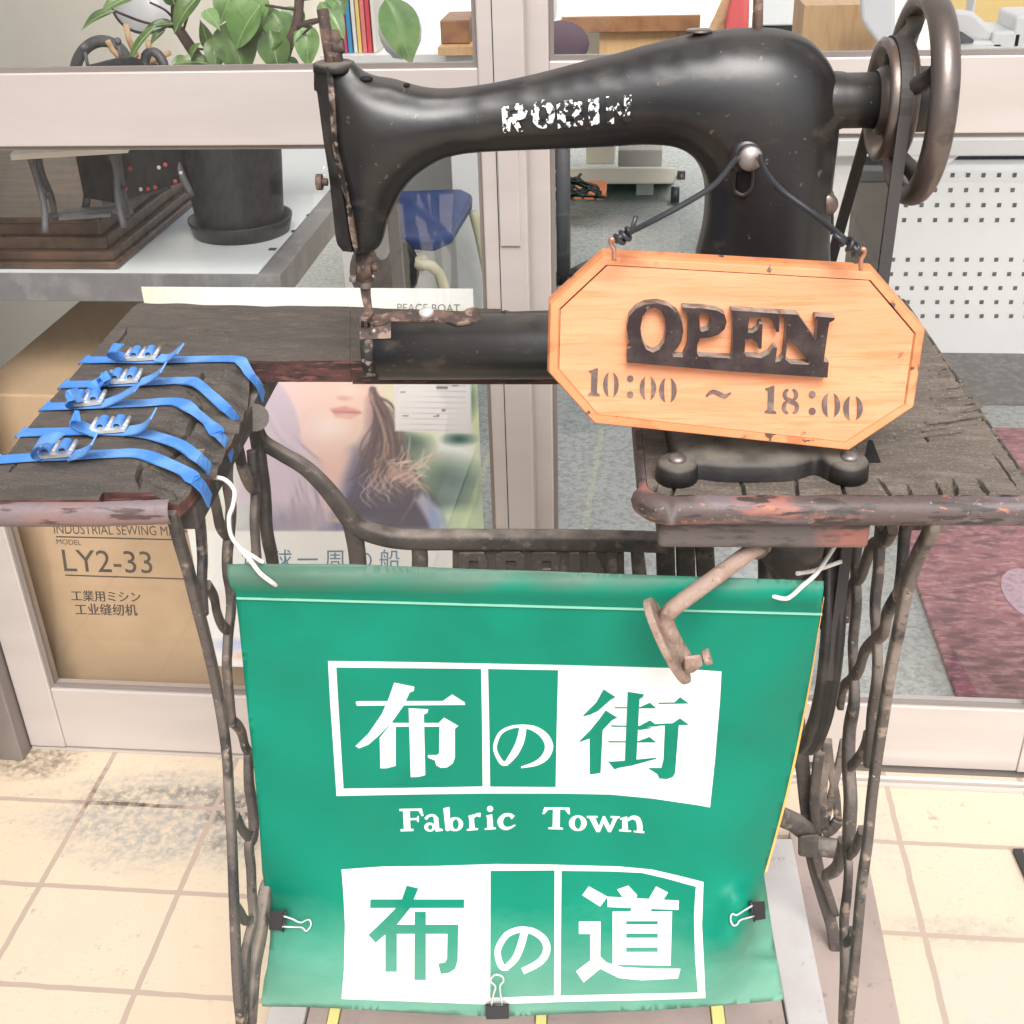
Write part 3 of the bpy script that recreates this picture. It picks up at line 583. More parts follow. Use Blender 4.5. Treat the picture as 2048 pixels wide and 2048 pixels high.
for (x0, y0, x1, y1, w) in ((1858,742,1893,739,5),(1856,757,1900,753,6),(1858,781,1925,775,7),(1862,797,1945,790,6),(1872,812,1958,806,7),(1880,828,1964,820,6),(1850,846,1972,833,8),(1842,861,1955,848,7),(1790,876,1925,866,6)):
    a_, c_ = np.array(tz(x0, y0)), np.array(tz(x1, y1)); d_ = (c_-a_)/np.linalg.norm(c_-a_); n_ = np.array([-d_[1], d_[0]]); hw = w*.00016+.0006; b = B(); K = 7; vs = []
    for i in range(K+1):
        s_ = i/K; p_ = a_+(c_-a_)*s_; hh = .0006+.0024*s_**2*(.6+.8*rs.rand()); ww = hw*(.75+.5*rs.rand())*(1 if i < K else .5)
        for sg, zz in ((-1, hh-.0012), (1, hh-.0012), (1, hh), (-1, hh)): q_ = p_+n_*sg*ww; vs.append(TT(q_[0], q_[1], ZT+zz))
    b.add(vs, [(i*4+k, i*4+(k+1)%4, i*4+4+(k+1)%4, i*4+4+k) for i in range(K) for k in range(4)]+[(3,2,1,0), (K*4,K*4+1,K*4+2,K*4+3)]); obj('splinter', b, wood_top, rb)
b = B(); q = [tz(1727, 928), tz(1738, 882), tz(1745, 884), tz(1761, 926)]
b.hexa([TT(u, v, ZT-.001) for u, v in q], [TT(u, v, ZT+.0012) for u, v in q]); obj('belt_hole', b, beltblack, rb)
prof2 = [(0, -.0005), (-.005, -.0008), (-.0095, -.004), (-.0115, -.010), (-.0100, -.0165), (-.005, -.021), (0, -.0215)]
path = [(u0-.0003, v, -1, 0) for v in np.linspace(1.11, v0+rr, 30)] + [(u0+rr-(rr+.0003)*math.cos(a), v0+rr-(rr+.0003)*math.sin(a), -math.cos(a), -math.sin(a)) for a in np.linspace(0, math.pi/2, 10)] + [(u, v0-.0003, 0, -1) for u in np.linspace(u0+rr, u1, 60)]
obj('right_rim', rimb([(u, v, a*.55 if a == -1 else a, c) for (u, v, a, c) in path], prof2), rimpaint, tab)
b = B(); b.tbox(u1, u1+.006, v0-.004, 1.11, ZT-.021, ZT-.002); obj('right_rim', b, wornrim, tab, .003)
# small rail under the right board's front edge
e0, e1 = tc(PV(1315, 1080, v0+.0035)), tc(PV(1738, 1075, v0+.0035))
b = B(); b.tbox(e0[0], e1[0], v0+.001, v0+.055, e0[2]-.006, ZT-.0225); obj('under_rail', b, greypaint, tab, .004, 3)
# apron beams carrying the boards
for u in (UL, UR): b = B(); b.tbox(u-.010, u+.010, .74, 1.06, ZT-.043, ZT-.0225); obj('board_bearer', b, iron, tab, .002)

# ---- cast side frames: the legs, bars and scrolls of each lie in one upright plane
def cpath(pts, fn): return catmull([fn(*p) for p in pts], 5)
def irons(name, fn, paths, ref, mat, par):
    b = B()
    for pts, wpx in paths:
        P = cpath(pts, fn); ws = wpx if isinstance(wpx, (list, tuple)) else [wpx]
        r = [w*mpx(P[0])/2*1.26 for w in ws]
        b.tube(P, r, 16, .66, ref=ref, sq=.5)
    return obj(name, b, mat, par)
fL = lambda x, y: PU(x, y, UL)
fr = thing  # noqa
legL = [(343,1020),(358,1078),(377,1142),(393,1207),(410,1272),(429,1353),(445,1442),(454,1513),(459,1601),(464,1683),(469,1825),(475,1966),(483,2048),(497,2200),(509,2330)]
irons('leg', fL, [(legL, [26,25,24,24,25,26,27])], TU, ironleg, tab)
irons('leg', fL, [([(508,845),(515,880),(522,935),(529,987),(534,1065),(545,1122),(551,1200),(556,1300),(557,1400),(556,1500),(550,1620),(546,1700),(540,1790)], [30,28,26,26,24])], TU, iron, tab)
irons('side_lattice', fL, [
    ([(396,900),(398,940),(397,1013),(402,1065),(405,1116),(404,1168),(408,1230)], [26,22,20]),
    ([(470,835),(462,865),(457,909),(455,961),(462,1013),(459,1065),(455,1103),(455,1142),(461,1181),(462,1220),(457,1264),(455,1300),(454,1336),(460,1406),(464,1445)], [26,22,22,20,20,18]),
    ([(504,900),(506,935),(511,987),(509,1039),(511,1078),(514,1122),(520,1200)], [22,20,20]),
    ([(410,960),(415,971),(426,987),(434,1021),(441,1052),(457,1072)], [22,20,22]),
    ([(463,872),(477,902),(485,935),(498,966),(511,979)], [24,22,22]),
    ([(414,1170),(428,1194),(434,1225),(444,1250),(459,1264)], [18,17,18]),
    ([(462,1442),(474,1450),(484,1467),(490,1492),(500,1509)], [18,18,16]),
    ([(497,1500),(498,1566),(506,1619),(507,1668),(498,1690),(502,1736),(504,1789),(506,1839),(491,1913),(486,2048)], [20,22,20,20,22]),
    ([(470,1630),(476,1640),(486,1661),(500,1675),(512,1668)], [16,16,14]),
    ([(474,1815),(481,1826),(492,1842),(511,1836)], [16,16,14]),
    ([(535,1770),(530,1790),(520,1860),(506,1931),(498,2048)], [26,30,34,30])], TU, ironleg, tab)
b = B(); b.tube([PU(510, 835, UL-.006), PU(510, 835, UL+.012)], .012, 16); obj('boss', b, iron, tab)
fR = lambda x, y: PU(x, y, UR)
irons('leg', fR, [([(1868,1040),(1863,1060),(1835,1113),(1814,1177),(1800,1247),(1782,1336),(1768,1424),(1754,1513),(1743,1601),(1735,1683),(1723,1772),(1715,1860),(1705,1966),(1696,2048),(1684,2180),(1674,2300)], [30,29,28,27,28,30])], TU, ironleg, tab)
irons('side_lattice', fR, [
    ([(1812,1050),(1808,1080),(1803,1141),(1794,1200)], [26,24,20]),
    ([(1763,1050),(1759,1090),(1757,1141),(1750,1212),(1754,1283),(1754,1354),(1744,1424),(1740,1475),(1735,1530)], [26,24,22,22,20]),
    ([(1718,1050),(1714,1090),(1711,1141),(1713,1212),(1706,1283),(1708,1354),(1708,1407),(1699,1460),(1697,1530),(1701,1601),(1697,1672),(1694,1700),(1697,1736),(1694,1789),(1688,1842),(1690,1931),(1687,2048)], [24,22,22,22,26,30,30,20,20,22,24]),
    ([(1785,1055),(1772,1078),(1745,1092),(1733,1120),(1722,1152),(1704,1170),(1697,1198),(1690,1240)], [26,22,20]),
    ([(1796,1190),(1775,1226),(1768,1262),(1747,1283),(1729,1304),(1718,1339),(1701,1361),(1687,1375),(1680,1414)], [24,22,20]),
    ([(1737,1470),(1732,1490),(1722,1510),(1701,1534)], [22,20,16]),
    ([(1724,1660),(1714,1690),(1708,1702),(1694,1716)], [18,16,14]),
    ([(1706,1862),(1700,1880),(1687,1890)], [18,16,12]),
    ([(1686,1680),(1683,1705),(1673,1736),(1650,1752)], [22,24,18])], TU, ironleg, tab)
fR2 = lambda x, y: PV(x, y, .98)
irons('leg', fR2, [([(1566,1090),(1570,1200),(1590,1400),(1606,1540),(1611,1600),(1618,1660),(1625,1720),(1645,1790),(1665,1860),(1676,1960),(1680,2048)], [30,26,22,24,20])], TVv, iron, tab)
fR3 = lambda x, y: PV(x, y, .965)
irons('pitman', fR3, [([(1640,1500),(1632,1560),(1629,1610),(1634,1680),(1632,1700),(1640,1740),(1655,1780),(1672,1830)], [17,17,16,12])], TVv, iron, tab)
irons('scroll', fR3, [([(1655,1480),(1648,1540),(1645,1600),(1650,1660)], 15), ([(1655,1480),(1662,1540),(1672,1590),(1676,1640)], 13), ([(1688,1480),(1678,1530),(1668,1570),(1652,1640)], 13), ([(1645,1665),(1660,1660),(1678,1640)], 18)], TVv, ironleg, tab)
for P_x in ([(1330,1085),(1332,1160)], [(1370,1085),(1372,1160)], [(1408,1085),(1413,1160)], [(1560,1085),(1568,1160)]): irons('brace_bar', fR3, [(P_x, 30)], TVv, iron, tab)
b = B(); b.tube([PV(1560, 1632, .93), PV(1590, 1645, .94), PV(1615, 1665, .95)], .011, 10); b.hexa([PV(1596,1712,.93), PV(1634,1716,.93), PV(1634,1716,.97), PV(1596,1712,.97)], [PV(1596,1672,.93), PV(1638,1668,.93), PV(1638,1668,.97), PV(1596,1672,.97)]); b.tube([PV(1625,1690,.95), PV(1690,1700,.95)], .011, 10)
obj('treadle_pivot', b, iron, tab, .003)
# ---- cross brace with its cast lettering plate
VB = .95
fB = lambda x, y: PV(x, y, VB)
b = B()
def flat(pts, w, th=.016):
    P = cpath(pts, fB); b.ribbon(P, TVv, th, 1) if False else None
    r = [q*mpx(P[0])/2 for q in (w if isinstance(w, (list, tuple)) else [w])]; b.tube(P, r, 16, 1.0, ref=TVv, sq=.55)
flat([(508,835),(514,860),(527,884),(563,907),(610,935),(646,969),(674,1003),(697,1034),(717,1055),(770,1073),(826,1079),(918,1079),(1130,1080),(1283,1083),(1335,1085)], [26,28,36,40,40])
flat([(674,1003),(700,1045),(712,1090),(718,1150)], [22,34,34]); flat([(838,1085),(840,1120),(838,1160)], [30,34]); flat([(1272,1085),(1276,1120),(1280,1160)], [26,30])
obj('cross_brace', b, iron, tab)
b = B(); q = [(905,1094),(1248,1094),(1250,1230),(905,1230)]
solid2d(b, [q], lambda x, y: PV(x, y, VB-.002), -TVv, .008); npl = obj('name_plate', b, iron, tab, .0015)
b = B()
def slab(pts): solid2d(b, pts[0], lambda x, y: PV(x, y, VB-.0055), -TVv, .0032, pts[1])
slab(([[(918,1107),(968,1107),(976,1122),(972,1150),(980,1190),(962,1190),(950,1158),(938,1158),(938,1190),(918,1190)]], [[(938,1122),(956,1122),(956,1142),(938,1142)]]))
slab(([[(992,1112),(1005,1106),(1040,1106),(1050,1115),(1050,1180),(1040,1190),(1005,1190),(992,1180)]], [[(1012,1122),(1032,1122),(1032,1174),(1012,1174)]]))
slab(([[(1064,1107),(1112,1107),(1122,1118),(1116,1146),(1124,1160),(1120,1184),(1112,1190),(1064,1190)]], [[(1084,1122),(1102,1122),(1102,1140),(1084,1140)], [(1084,1154),(1104,1154),(1104,1176),(1084,1176)]]))
slab(([[(1138,1107),(1160,1107),(1160,1190),(1138,1190)]], [])); slab(([[(1176,1107),(1192,1107),(1214,1150),(1214,1107),(1234,1107),(1234,1190),(1216,1190),(1194,1146),(1194,1190),(1176,1190)]], []))
obj('cast_letters', b, iron, npl, .0008)

# ---- drive wheel under the right board
W3 = np.array([tc(PU(x, y, .205)) for x, y in [(1676,1120),(1671,1177),(1667,1265),(1657,1354),(1643,1424),(1621,1488),(1598,1526)]])
wr = .175; wv, wz = W3[:,1].mean()+.12, W3[:,2].mean()
for _ in range(60):
    dv, dz = W3[:,1]-wv, W3[:,2]-wz; rr0 = np.hypot(dv, dz); J = np.c_[-dv/rr0, -dz/rr0]; st_ = np.linalg.lstsq(J, -(rr0-wr), rcond=None)[0]; wv += .5*st_[0]; wz += .5*st_[1]
b = B(); cw = TT(.205, wv, wz)
b.lathe(cw, TU, [(-.008, wr-.011), (-.010, wr-.003), (-.0075, wr+.002), (-.003, wr+.002), (0, wr-.003), (.003, wr+.002), (.0075, wr+.002), (.010, wr-.003), (.008, wr-.011)], 72, closed=True); wh = obj('drive_wheel', b, blackflat, tab)
b = B()
for k in range(5):
    a = k*2*math.pi/5+.4; d = TVv*math.cos(a)+np.array([0,0,math.sin(a)]); n = np.cross(TU, d)
    b.tube([cw+d*.018, cw+d*.06+n*.012, cw+d*(wr-.012)], [.008,.006,.006], 8)
b.tube([cw-TU*.02, cw+TU*.03], .02, 16); obj('spokes', b, blackflat, wh)
# ---- knee lever: bent rod, pad plate, thumb screw
vk = .70
kp = lambda x, y, v=vk: PV(x, y, v)
b = B(); b.tube([PV(1530, 1090, .745)] + catmull([kp(1505,1100,.735), kp(1420,1162,.715), kp(1352,1212,.70), kp(1334,1232,.70), kp(1334,1252,.70), kp(1352,1290,.703), kp(1370,1318,.705)], 5), .0062, 12); kl = obj('knee_lever', b, rustpale, tab)
b = B(); b.tube([kp(1508,1084,.745), kp(1520,1107,.735)], .007, 10); b.hexa([PV(1500,1085,.72), PV(1560,1085,.72), PV(1560,1080,.78), PV(1500,1080,.78)], [PV(1500,1078,.72), PV(1560,1078,.72), PV(1560,1070,.78), PV(1500,1070,.78)]); obj('bracket', b, iron, kl)
b = B(); A0, A1 = kp(1293,1198), kp(1376,1365); mid = (A0+A1)/2; eyeray = TVv*.93-np.array([0,0,.42]); ax = (A1-A0)/2; nn = np.cross(ax, TVv); nn /= np.linalg.norm(nn)
vs = []; n = 28
for s in (-1, 1):
    for k in range(n):
        a = 2*math.pi*k/n; vs.append(mid+ax*math.cos(a)+eyeray*.026*math.sin(a)+nn*s*.0026+nn*.0045*(math.sin(a)))
b.add(vs, [tuple(range(n-1,-1,-1)), tuple(range(n,2*n))]+[(k,(k+1)%n,n+(k+1)%n,n+k) for k in range(n)]); obj('knee_pad', b, rustpale, kl, .0006)
b = B(); b.hexa([kp(1362,1352), kp(1392,1345), kp(1408,1332,.69), kp(1370,1340,.685)], [kp(1362,1325,.705), kp(1390,1307,.705), kp(1404,1308,.69), kp(1368,1312,.685)]); obj('clamp_block', b, rustpale, kl, .002)
b = B(); b.tube([kp(1402,1318,.698), kp(1412,1315,.698)], .0028, 10); b.tube([kp(1407,1316,.698), kp(1421,1312,.698)], .006, 12); obj('thumb_screw', b, rustpale, kl, .0006)
b = B(); b.lathe(PV(1578, 1098, .80), (0, 0, -1), [(-.02,.00003),(-.02,.028),(0,.026),(.012,.018),(.03,.010),(.04,.008),(.04,.00003)], 20); obj('bearing_cup', b, iron, tab)

# ================================================================== SEWING MACHINE
VM = .90
mac = thing('sewing_machine', 'black cast iron cylinder arm sewing machine with large hand wheel', 'sewing machine', TT(.13, .88, ZT))
def inflate(b, outline, v, ks=1.0, cell=.0016, gstep=.0042, hmax=None):
    """round solid casting from its side outline: thickness from the membrane solution over the outline"""
    O = np.asarray(outline, float); lo, hi = O.min(0)-.006, O.max(0)+.006
    nx, ny = int((hi[0]-lo[0])/cell)+1, int((hi[1]-lo[1])/cell)+1
    gx, gy = np.meshgrid(lo[0]+np.arange(nx)*cell, lo[1]+np.arange(ny)*cell); mask = inpoly(np.c_[gx.ravel(), gy.ravel()], O).reshape(ny, nx)
    phi = np.zeros((ny, nx)); om = 1.93; ii, jj = np.indices((ny, nx)); red = mask & ((ii+jj) % 2 == 0); blk = mask & ((ii+jj) % 2 == 1)
    for it in range(420):
        for mm in (red, blk):
            q = np.zeros_like(phi); q[1:-1,1:-1] = .25*(phi[2:,1:-1]+phi[:-2,1:-1]+phi[1:-1,2:]+phi[1:-1,:-2]+cell*cell)
            phi[mm] += om*(q[mm]-phi[mm])
    def samp(P):
        fx = np.clip((P[:,0]-lo[0])/cell, 0, nx-1.001); fy = np.clip((P[:,1]-lo[1])/cell, 0, ny-1.001); i = fx.astype(int); j = fy.astype(int); a = fx-i; c = fy-j
        return phi[j,i]*(1-a)*(1-c)+phi[j,i+1]*a*(1-c)+phi[j+1,i]*(1-a)*c+phi[j+1,i+1]*a*c
    bd = np.array(dens(outline, .0022)); nb = len(bd); Tn = np.roll(bd,-1,0)-np.roll(bd,1,0); Tn /= np.linalg.norm(Tn,axis=1)[:,None]+1e-12; N = np.c_[-Tn[:,1], Tn[:,0]]
    if not inpoly((bd[:1]+N[:1]*.001), outline)[0]: N = -N
    def dist(P): 
        d = np.full(len(P), 9.)
        for a, c in zip(bd, np.roll(bd,-1,0)):
            ab = c-a; t = np.clip(((P-a)@ab)/(ab@ab+1e-15), 0, 1); d = np.minimum(d, np.linalg.norm(P-a-t[:,None]*ab, axis=1))
        return d
    ex = []
    for d in (.0005, .0015, .0032):
        R = bd+N*d; R = R[inpoly(R, outline)]; R = R[dist(R) > d*.8]; ex.append(R)
    gx, gy = np.meshgrid(np.arange(lo[0], hi[0], gstep), np.arange(lo[1], hi[1], gstep)); G = np.c_[gx.ravel(), gy.ravel()]; G = G[inpoly(G, outline)]; G = G[dist(G) > .0050]; ex.append(G)
    V, T, c = cdt(outline, [], 0, np.vstack(ex), 0, .0022)
    D = dist(V); Dn = 0.006
    ph = samp(V)
    # near the rim phi grows linearly with distance: use that instead of the stair-stepped grid
    # direction to the inside from the gradient of distance
    e = 1e-4; gxx = dist(V+[e,0])-dist(V-[e,0]); gyy = dist(V+[0,e])-dist(V-[0,e]); g = np.c_[gxx,gyy]; g /= np.linalg.norm(g,axis=1)[:,None]+1e-12
    pin = V+g*(np.maximum(0, Dn-D))[:,None]; near = D < Dn
    ph = np.where(near, samp(pin)*np.clip(D/Dn, 0, 1), ph)
    h = np.sqrt(2*np.maximum(ph, 0))*ks
    if hmax: h = hmax*np.tanh(h/hmax)
    nbr = [set() for _ in V]
    for t in T:
        for k in range(3): nbr[t[k]].update((t[(k+1)%3], t[(k+2)%3]))
    rim = D < 1e-5
    ni = [np.array(sorted(q)) for q in nbr]
    wt = [(1/np.maximum(np.linalg.norm(V[q]-V[k], axis=1), 4e-4)) for k, q in enumerate(ni)]
    for it in range(14):
        h2 = h*h; h3 = h2.copy()
        for i in range(len(V)):
            if 1e-5 < D[i] <= .0042:
                q = ni[i][np.abs(D[ni[i]]-D[i]) < .0007]
                if len(q): h3[i] = .35*h2[i]+.65*h2[q].mean()
            if D[i] > .0042: w_ = wt[i]; h3[i] = .4*h2[i]+.6*float((h2[ni[i]]*w_).sum()/w_.sum())
        h = np.sqrt(np.maximum(h3, 0))
    h[rim] = 0
    P = np.array([TT(p[0], v-q, p[1]) for p, q in zip(V, h)]+[TT(p[0], v+q, p[1]) for p, q in zip(V, h)]); n = len(V)
    idx = np.arange(n); back = np.where(rim, idx, idx+n)
    b.add(P, [tuple(t) for t in T]+[tuple(back[t][::-1]) for t in T], 0, True)
    def H(x, z):
        q = np.array([[x, z]]); return float(np.sqrt(2*max(0, samp(q)[0]))*ks) if not hmax else float(hmax*np.tanh(np.sqrt(2*max(0, samp(q)[0]))*ks/hmax))
    return H
def am(x, y, v=VM): q = tc(PV(x, y, v)); return (q[0], q[2])
OUT = [(653,136),(668,127),(685,121),(702,118),(713,126),(724,139),(748,151),(784,156),(819,167),(855,175),(893,176),(936,172),(989,164),(1052,151),(1113,136),(1173,120),(1229,107),(1283,92),(1330,80),(1365,72),(1411,63),(1471,56),(1524,54),(1563,57),(1595,65),(1627,83),(1652,110),(1671,148),(1679,200),(1678,250),(1671,310),(1664,370),(1660,440),(1660,527),(1668,640),(1682,740),(1705,800),(1722,838),
       (1370,838),(1376,780),(1380,700),(1382,600),(1388,520),(1395,488),(1404,449),(1408,407),(1407,368),(1400,339),(1386,315),(1368,300),(1352,293),(1333,289),(1298,288),(1263,289),(1228,292),(1170,295),(1100,298),(1030,301),(985,303),(939,306),(911,311),(890,316),(869,327),(847,341),(826,359),(809,380),(796,403),(784,428),(775,452),(770,474),(764,490),(752,502),(734,507),(717,508),(701,504),(690,440),(681,380),(670,300),(661,220)]
outl = catmull([am(*p) for p in OUT], 10, True)
b = B(); Hm = inflate(b, outl, VM, 1.0, hmax=.062); body = obj('machine_body', b, black, mac, recalc=True)
md = body.modifiers.new('even_skin', 'REMESH'); md.mode = 'VOXEL'; md.voxel_size = .0020; md.use_smooth_shade = True
md = body.modifiers.new('cast_surface', 'SMOOTH'); md.factor = .5; md.iterations = 24
def surf(x, y, lift=.0004):
    """point on the front of the body under photo pixel x,y"""
    v = VM
    for _ in range(8): q = am(x, y, v); v = VM-Hm(*q)
    q = am(x, y, v); return TT(q[0], v-lift, q[1])
# face plate on the needle end, with its bare worn edge
fp_o = [(628,137),(628,180),(634,186),(646,276),(657,346),(667,435),(673,484),(686,503)]; fp_i = [(655,134),(660,180),(663,215),(671,300),(682,372),(691,425),(697,465),(704,505)]
b = B(); A = [PV(x, y, VM+.004) for x, y in catmull(fp_o, 3)]; Bq = [PV(x, y, VM-.016) for x, y in catmull(fp_i, 3)]; Cq = [p+TVv*.034 for p in A]; n = len(A); D2 = [p+TVv*.02+TU*.002 for p in Bq]
b.add(A+Bq+Cq+D2, [(i,i+1,n+i+1,n+i) for i in range(n-1)]+[(2*n+i,2*n+i+1,i+1,i) for i in range(n-1)]+[(n+i,n+i+1,3*n+i+1,3*n+i) for i in range(n-1)]+[(3*n+i,3*n+i+1,2*n+i+1,2*n+i) for i in range(n-1)]+[(0,n,3*n,2*n),(n-1,3*n-1,4*n-1,2*n-1)], 0); obj('face_plate', b, blackflat, mac, .0012)
b = B(); L = [(653,137),(659,212),(666,300),(682,371),(692,407),(699,460),(709,505)]; R_ = [(665,136),(671,212),(677,300),(694,371),(702,417),(710,460),(717,506)]
PL = [PV(x, y, VM-.0165) for x, y in catmull(L, 4)]; PR = [surf(x, y, .0012) for x, y in catmull(R_, 4)]; n = len(PL)
PRb = [p+TVv*.012 for p in PR]; PLb = [p+TVv*.012 for p in PL]
b.add(PL+PR+PRb+PLb, [(i,i+1,n+i+1,n+i) for i in range(n-1)]+[(n+i,n+i+1,2*n+i+1,2*n+i) for i in range(n-1)]+[(3*n+i,3*n+i+1,i+1,i) for i in range(n-1)], 0); obj('worn_seam', b, wornrim, mac)
def rod(name, p, r, mat, par=mac, n=12, bevel=.0006, v=VM): 
    b = B(); b.tube([PV(x, y, v) if len(t_) == 0 else PV(x, y, t_[0]) for x, y, *t_ in p], r, n); return obj(name, b, mat, par, bevel)
rod('presser_rod', [(645,18),(662,128)], .0044, rust); rod('tension_rod', [(668,60),(676,125)], .0040, rust); rod('rod_nut', [(668,97),(688,93)], .0046, rust)
b = B(); b.lathe(PV(668, 130, VM), (0,0,1), [(-.004,.00003),(-.004,.0155),(.0015,.0150),(.0025,.013),(.0025,.00003)], 20); obj('rod_collar', b, blackflat, mac)
rod('side_screw', [(640,364),(656,364)], .0030, rust); rod('side_screw', [(633,364),(645,364)], .0062, rust)
b = B(); b.tube([PV(650,333,VM), PV(645,340,VM), PV(648,350,VM), PV(655,353,VM)], .0007, 6); obj('thread_hook', b, clipsteel, mac)
for x, y, w, h in ((732,158,12,5),(813,170,6,3)): b = B(); b.ball(surf(x, y, -.001), .001, 10, 0, (w*.42, 4, h*.42)); obj('oil_hole', b, beltblack, body)
b = B(); b.lathe(PV(1398, 68, VM), (0,0,1), [(-.003,.00003),(-.003,.0045),(.001,.0045),(.0015,.0095),(.003,.0090),(.0032,.00003)], 18); obj('oil_cap', b, steelbrown, mac)
rod('spool_pin', [(1517,-30),(1516,58)], .0034, rust)
# needle bar, clamp, presser foot
vn = .915
n_ = lambda x, y: PV(x, y, vn)
b = B(); b.tube([n_(728, 500), n_(729, 560)], .0070, 14); nb = obj('needle_bar', b, rust, mac)
b = B(); b.tube([n_(717,536), n_(744,536)], .0072, 14); b.tube([n_(744,533), n_(755,531)], .0046, 10); obj('needle_clamp', b, rust, nb, .0008)
b = B(); b.tube([n_(731,545), n_(732,575)], [.0058,.0052], 12); b.tube([n_(707,553), n_(707,563)], .0036, 10); b.tube([n_(708,556), n_(722,555)], .0024, 8); b.tube([n_(738,552), n_(750,553)], .0022, 8); obj('clamp_screw', b, knobm, nb, .0006)
b = B(); P = [n_(730,565), n_(732,590), n_(736,615), n_(738,628)]; b.ribbon(P, TU, [.0085,.0075,.0062,.0070], .004); P2 = [n_(738,626), n_(733,640)]; b.ribbon([PV(739,624,vn), PV(729,640,vn-.012)], TU, .008, .003); obj('presser_foot', b, rust, nb, .0006)
# cylinder bed arm
vb = .928
za, zb = tc(PV(850, 626, vb+.005))[2], tc(PV(850, 768, vb-.012))[2]
zc, rc = (za+zb)/2, (za-zb)/2*.96
ua = tc(PV(722, 690, vb-rc*.9))[0]
print('bed', zc, rc, ua)
bedpt = lambda u, a, k=1.0: TT(u, vb-rc*k*math.cos(a)*.95, zc+rc*k*math.sin(a))
prof = [(0,.00003),(0,rc*.93),(.002,rc),(.30,rc),(.33,rc*1.02),(.34,.00003)]
b = B(); b.lathe(TT(ua, vb, zc), TU, prof, 48); bed = obj('bed_arm', b, black, mac)
b = B(); b.lathe(TT(ua-.0008, vb, zc), TU, [(0,.00003),(0,rc*.985),(.0006,rc+.0006),(.0100,rc+.0007),(.0104,rc-.001)], 48); obj('end_band', b, wornrim, bed)
def onbed(x, y, k=1.0):
    d = ray(x, y); o = CAM; dv, dz = d@TVv, d[2]; A_ = dv*dv+dz*dz; Bq = 2*(-vb*dv+(H-zc)*dz); Cq = vb*vb+(H-zc)**2-(rc*k)**2; s = (-Bq-math.sqrt(max(0, Bq*Bq-4*A_*Cq)))/(2*A_); return o+d*s
b = B(); gx = np.linspace(0, 1, 7); vs = []
for k in (1.055, .99):
    for t_ in np.linspace(0, 1, 8):
        for s in gx:
            x = (719+(782-719)*s); y = 634+(679-634)*t_-(2*s); vs.append(onbed(x, y, k))
fs = [(j*7+i, j*7+i+1, (j+1)*7+i+1, (j+1)*7+i) for j in range(7) for i in range(6)]; ring = [i for i in range(7)]+[j*7+6 for j in range(1,8)]+[49+i for i in range(5,-1,-1)]+[j*7 for j in range(6,0,-1)]
b.add(vs, fs+[(ring[i], ring[(i+1)%len(ring)], 56+ring[(i+1)%len(ring)], 56+ring[i]) for i in range(len(ring))], 0); npt = obj('needle_plate', b, rust, bed, .0004)
b = B()
for x in (725, 738): b.add([onbed(x-3, 640, 1.07), onbed(x+3, 640, 1.07), onbed(x+3, 655, 1.07), onbed(x-3, 655, 1.07)], [(0,1,2,3)])
obj('needle_slot', b, beltblack, npt)
b = B(); b.lathe(onbed(748, 664, 1.055), onbed(748,664,1.2)-onbed(748,664,1.0), [(0,.00003),(0,.0042),(.0008,.0040),(.0010,.00003)], 14); obj('plate_screw', b, steelbrown, npt)
# flat spring strip along the top of the bed with its slotted screw
sp = [(742,636),(752,640),(765,641),(778,635),(800,634),(850,632),(880,633),(905,637),(915,640),(930,637),(948,630),(956,624)]
b = B(); b.ribbon([onbed(x, y, 1.085+.03*math.sin(i*1.3)) for i, (x, y) in enumerate(catmull(sp, 3))], TVv+np.array([0,0,.35]), [.011,.016,.013,.010,.013,.014,.014,.014,.014,.014]+[.015]*10+[.017]*12+[.008], .0022)if False else b.ribbon([onbed(x, y, 1.07) for x, y in catmull(sp, 3)], TVv+np.array([0,0,.35]), list(np.interp(np.linspace(0,1,34), [0,.1,.22,.4,.7,.8,.9,1], [.008,.015,.010,.013,.012,.013,.017,.007])), .0024)
st = obj('spring_strip', b, rust, bed, .0006)
b = B(); b.lathe(onbed(853, 630, 1.08), np.array([0,-.2,1]), [(0,.00003),(0,.0062),(.0035,.0062),(.005,.005),(.0052,.00003)], 18); ss = obj('strip_screw', b, buckle, st)
# base casting with bolted lugs
def uvz(x, y, z): q = tc(PZ(x, y, z)); return (q[0], q[1])
zl = ZT+.018
lug1 = uvz(1355, 912, zl); lug2 = uvz(1698, 908, zl)
bo = [(lug1[0]-.001, lug1[1]+.012), (lug1[0]+.018, lug1[1]-.002), (lug1[0]+.045, lug1[1]-.006), (lug1[0]+.080, lug1[1]-.004), (lug2[0]-.022, lug2[1]+.002), (lug2[0]-.012, lug2[1]-.007), (lug2[0]+.004, lug2[1]-.006), (lug2[0]+.010, lug2[1]+.010), (lug2[0]+.006, .90), (lug2[0], .985), (lug1[0]+.02, .985), (lug1[0]-.002, .90)]
bo = np.array(catmull(bo, 4, True)); cc = np.array([.132, .885]); b = B(); rings = []
for k, z in ((1.0, ZT+.0005), (1.0, ZT+.011), (.985, ZT+.0145), (.95, ZT+.0165), (.86, ZT+.0185), (.74, ZT+.025), (.64, ZT+.045), (.58, ZT+.07)): rings += [TT(*(cc+(p-cc)*np.array([k, k])), z) for p in bo]
n = len(bo); b.add(rings, [(i*n+k, i*n+(k+1)%n, (i+1)*n+(k+1)%n, (i+1)*n+k) for i in range(7) for k in range(n)], 0, True); bs = obj('base_casting', b, blackflat, mac)
